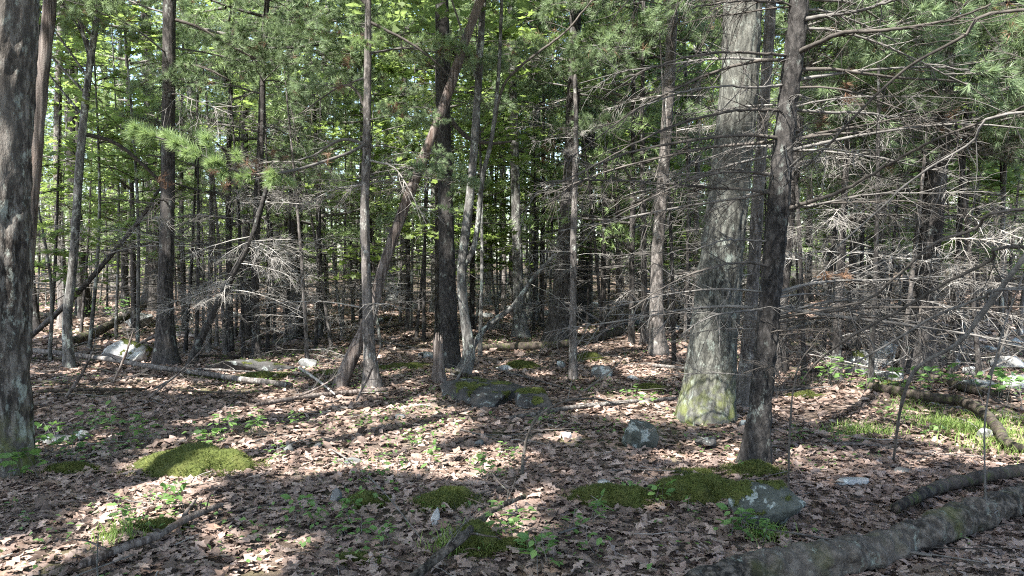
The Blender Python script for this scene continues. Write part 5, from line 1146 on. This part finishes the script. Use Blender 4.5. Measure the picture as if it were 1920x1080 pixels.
for px, py in [(520, 865), (555, 800), (640, 880), (680, 800), (770, 840), (790, 835), (720, 870), (700, 905), (730, 895), (940, 895), (900, 900), (880, 880), (810, 880), (1000, 800), (1040, 790), (960, 870), (300, 960), (330, 965), (280, 950), (180, 960), (240, 1000), (60, 985), (15, 960), (560, 980), (530, 1010), (590, 990), (680, 1000), (640, 1010), (720, 1030), (660, 970), (890, 1000), (1180, 760), (1100, 760), (1215, 765), (1270, 925), (1300, 960), (1240, 950), (1210, 930), (1160, 930), (1360, 1000), (1380, 1010), (1410, 1005), (1430, 1020), (1500, 830), (1740, 820), (1660, 790), (1560, 830), (1700, 800), (1810, 1020), (1390, 880)]: herb(px, py, 'small green seedling in the leaf litter near %s', 'seedlings scattered in the litter', s=rng.uniform(.6, 1.1))
for px, py in [(1530, 722), (1560, 725), (1590, 728), (1500, 725), (1620, 735), (1660, 730), (1700, 740), (1760, 735), (1790, 725), (1830, 735), (1870, 750), (1900, 745), (1720, 755), (1850, 728), (1900, 760)]: herb(px, py, 'broad leafy green plant growing near %s', 'plants among the logs', s=1.7)
for k in range(26): herb(rng.uniform(875, 1005), rng.uniform(538, 556), 'bright leafy plant of the far sunny clearing', 'plants of the far sunny clearing', TALL if k % 2 else None, 1.6)
for k in range(16): herb(rng.uniform(65, 240), rng.uniform(570, 600), 'leafy plant on the shaded floor beyond the leaning pole', 'plants beyond the leaning pole', None, 1.9)
mb = MB(); G = []
for px, py, r, n in [(1800, 805, .32, 700), (1850, 815, .38, 900), (1760, 798, .25, 400), (1890, 845, .35, 500), (1640, 815, .22, 250), (1600, 812, .22, 250), (1720, 770, .3, 250), (1870, 790, .3, 400), (850, 1030, .12, 150), (1440, 1010, .1, 150), (220, 1010, .12, 160), (390, 880, .12, 200)]:
    c = hit(px, py); p = c[:2] + rng.normal(0, r, (n, 2)) * .6; G.append(np.c_[p, gz(p[:, 0], p[:, 1])])
G = np.concatenate(G); n = len(G); L = rng.uniform(.05, .13, n); az = rng.uniform(0, 6.28, n); ln = rng.uniform(.1, .7, n)
d = np.stack([np.cos(az) * ln, np.sin(az) * ln, np.ones(n)], -1); s = np.stack([-np.sin(az), np.cos(az), np.zeros(n)], -1) * .0025
mid = G + d * (L * .55)[:, None]; tip = mid + nrm(d + np.stack([np.cos(az), np.sin(az), -.4 * np.ones(n)], -1) * .6) * (L * .5)[:, None]
mb.add(np.stack([G - s, G + s, mid + s, mid - s, tip], 1).reshape(-1, 3), (np.array([[0, 1, 2], [0, 2, 3], [3, 2, 4]])[None] + (np.arange(n) * 5)[:, None, None]).reshape(-1, 3))
o = link('grass', mb.mesh('grass', M['grass'])); o['kind'] = 'stuff'; o['label'] = 'thin fresh grass growing through the leaf litter'; o['category'] = 'grass'
nn_ = 26000; y = np.sqrt(rng.uniform(9, 20 ** 2, nn_)); x = rng.uniform(-1, 1, nn_) * (0.68 * y + 1)
f = fbm(x * .9, y * .9, 0, 77, 3) + .5 * vnoise(x * .3, y * .3, 0, 78); kk = f > .52; x, y = x[kk], y[kk]; P = np.c_[x, y, gz(x, y) + rng.uniform(.02, .07, len(x))]
mb = MB(); stamp(mb, QUAD_V, QUAD_F, P, rotmats(rng, len(P), .5), rng.uniform(.018, .05, len(P)))
o = link('ground_cover', mb.mesh('ground_cover', M['herb'])); o['kind'] = 'stuff'; o['label'] = 'tiny green leaves sprouting in patches through the leaf litter'; o['category'] = 'ground cover'
# ------------------------------------------------------------------ leaf litter
st = np.array([[0, .02], [.16, .14], [.28, .08], [.44, .30], [.54, .12], [.72, .32], [.82, .14], [1.0, .04]])
def oak_leaf(stations, seed):
    rng = np.random.default_rng(seed); k = len(stations); c1, c2, tw = rng.uniform(-.2, .32), rng.uniform(-.4, .3), rng.normal(0, .2)
    V = []
    for y, w in stations:
        for s in (-1, 0, 1):
            x = s * w * (1 + .12 * rng.normal()); z = c1 * abs(x) * 1.3 + c2 * (y - .5) ** 2 + tw * x * (y - .5) + .03 * rng.normal()
            V.append((x, y - .5, z))
    F = []
    for i in range(k - 1):
        for j in (0, 1): a = i * 3 + j; F += [[a, a + 1, a + 4], [a, a + 4, a + 3]]
    return np.array(V), np.array(F)
NEAR_T = [oak_leaf(st, 1000 + k) for k in range(14)]
MID_T = [oak_leaf(np.array([[0, .03], [.34, .25], [.66, .29], [1, .03]]), 1030 + k) for k in range(10)]
rng = np.random.default_rng(3030); mb = MB()
def on_moss(P, f=0.9):
    m = np.zeros(len(P), bool)
    for x, y, a, b_, rz in MOUNDS: m |= ((P[:, 0] - x) / a) ** 2 + ((P[:, 1] - y) / b_) ** 2 < f
    return m
def scatter(n, y0, y1, templates, size, tilt, zr, thin=0.62):
    y = np.sqrt(rng.uniform(y0 * y0, y1 * y1, n)); x = rng.uniform(-1, 1, n) * (0.68 * y + 1.2)
    P = np.c_[x, y, gz(x, y)]
    P = P[~(on_moss(P) & (rng.uniform(size=n) < thin))]; n = len(P)
    P[:, 2] += rng.uniform(.003, zr, n); w = rng.integers(0, len(templates), n)
    for k, (V, F) in enumerate(templates):
        q = P[w == k]; stamp(mb, V, F, q, rotmats(rng, len(q), tilt), size * np.clip(rng.lognormal(-.12, .32, len(q)), .35, 1.5))
scatter(16500, 3.0, 6.6, NEAR_T, .094, .36, .03)
scatter(32000, 6.6, 13, MID_T, .092, .38, .03)
scatter(52000, 13, 36, [(QUAD_V - np.array([0, .5, 0]), QUAD_F)], .15, .42, .03)
o = link('leaf_litter', mb.mesh('leaf_litter', M['litter'], False)); o['kind'] = 'stuff'; o['label'] = 'dense layer of fallen brown oak leaves over the floor'; o['category'] = 'leaf litter'
mb = MB()
for k in range(1900):
    y = math.sqrt(rng.uniform(9, 24 ** 2)); x = rng.uniform(-1, 1) * (0.68 * y + 1); L = rng.uniform(.08, .5) if k % 6 else rng.uniform(.5, 1.1); a = rng.uniform(0, 6.28)
    Q = curve3((0, 0, 0), (math.cos(a), math.sin(a), rng.normal(0, .05)), L, rng, 3, 0, .14); Q[:, 2] = Q[:, 2] * .5 + rng.uniform(.02, .06); Q[:, 0] += x; Q[:, 1] += y; Q[:, 2] += gz(Q[:, 0], Q[:, 1])
    r = rng.uniform(.0018, .0045) * (1 + L); add_tube(mb, Q, np.linspace(r, r * .5, 4), 3, k % 3, False)
o = link('twig_debris', mb.mesh('twig_debris', [M['twig'], M['twig_pale'], M['twig_dark']])); o['kind'] = 'stuff'; o['label'] = 'small broken dead twigs strewn over the leaf litter'; o['category'] = 'twigs'
PART_T = []
for V, F in NEAR_T[:10]:
    m_ = MB(); m_.add(V, F); PART_T.append(m_.mesh('leaf', M['leafpart'], False))
k = 0
while k < 290:
    px, py = rng.uniform(0, 1920), 1080 - 190 * rng.uniform(0, 1) ** 1.3
    b = hit(px, py); M3 = rotmats(rng, 1, .3)[0]
    if on_moss(b[None], 1.0)[0] and rng.uniform() < .8: continue
    o = link('leaf', PART_T[rng.integers(10)], ground, (b[0], b[1], b[2] + rng.uniform(.03, .05)), Matrix(M3.tolist()).to_quaternion(), rng.uniform(.08, .13)); k += 1
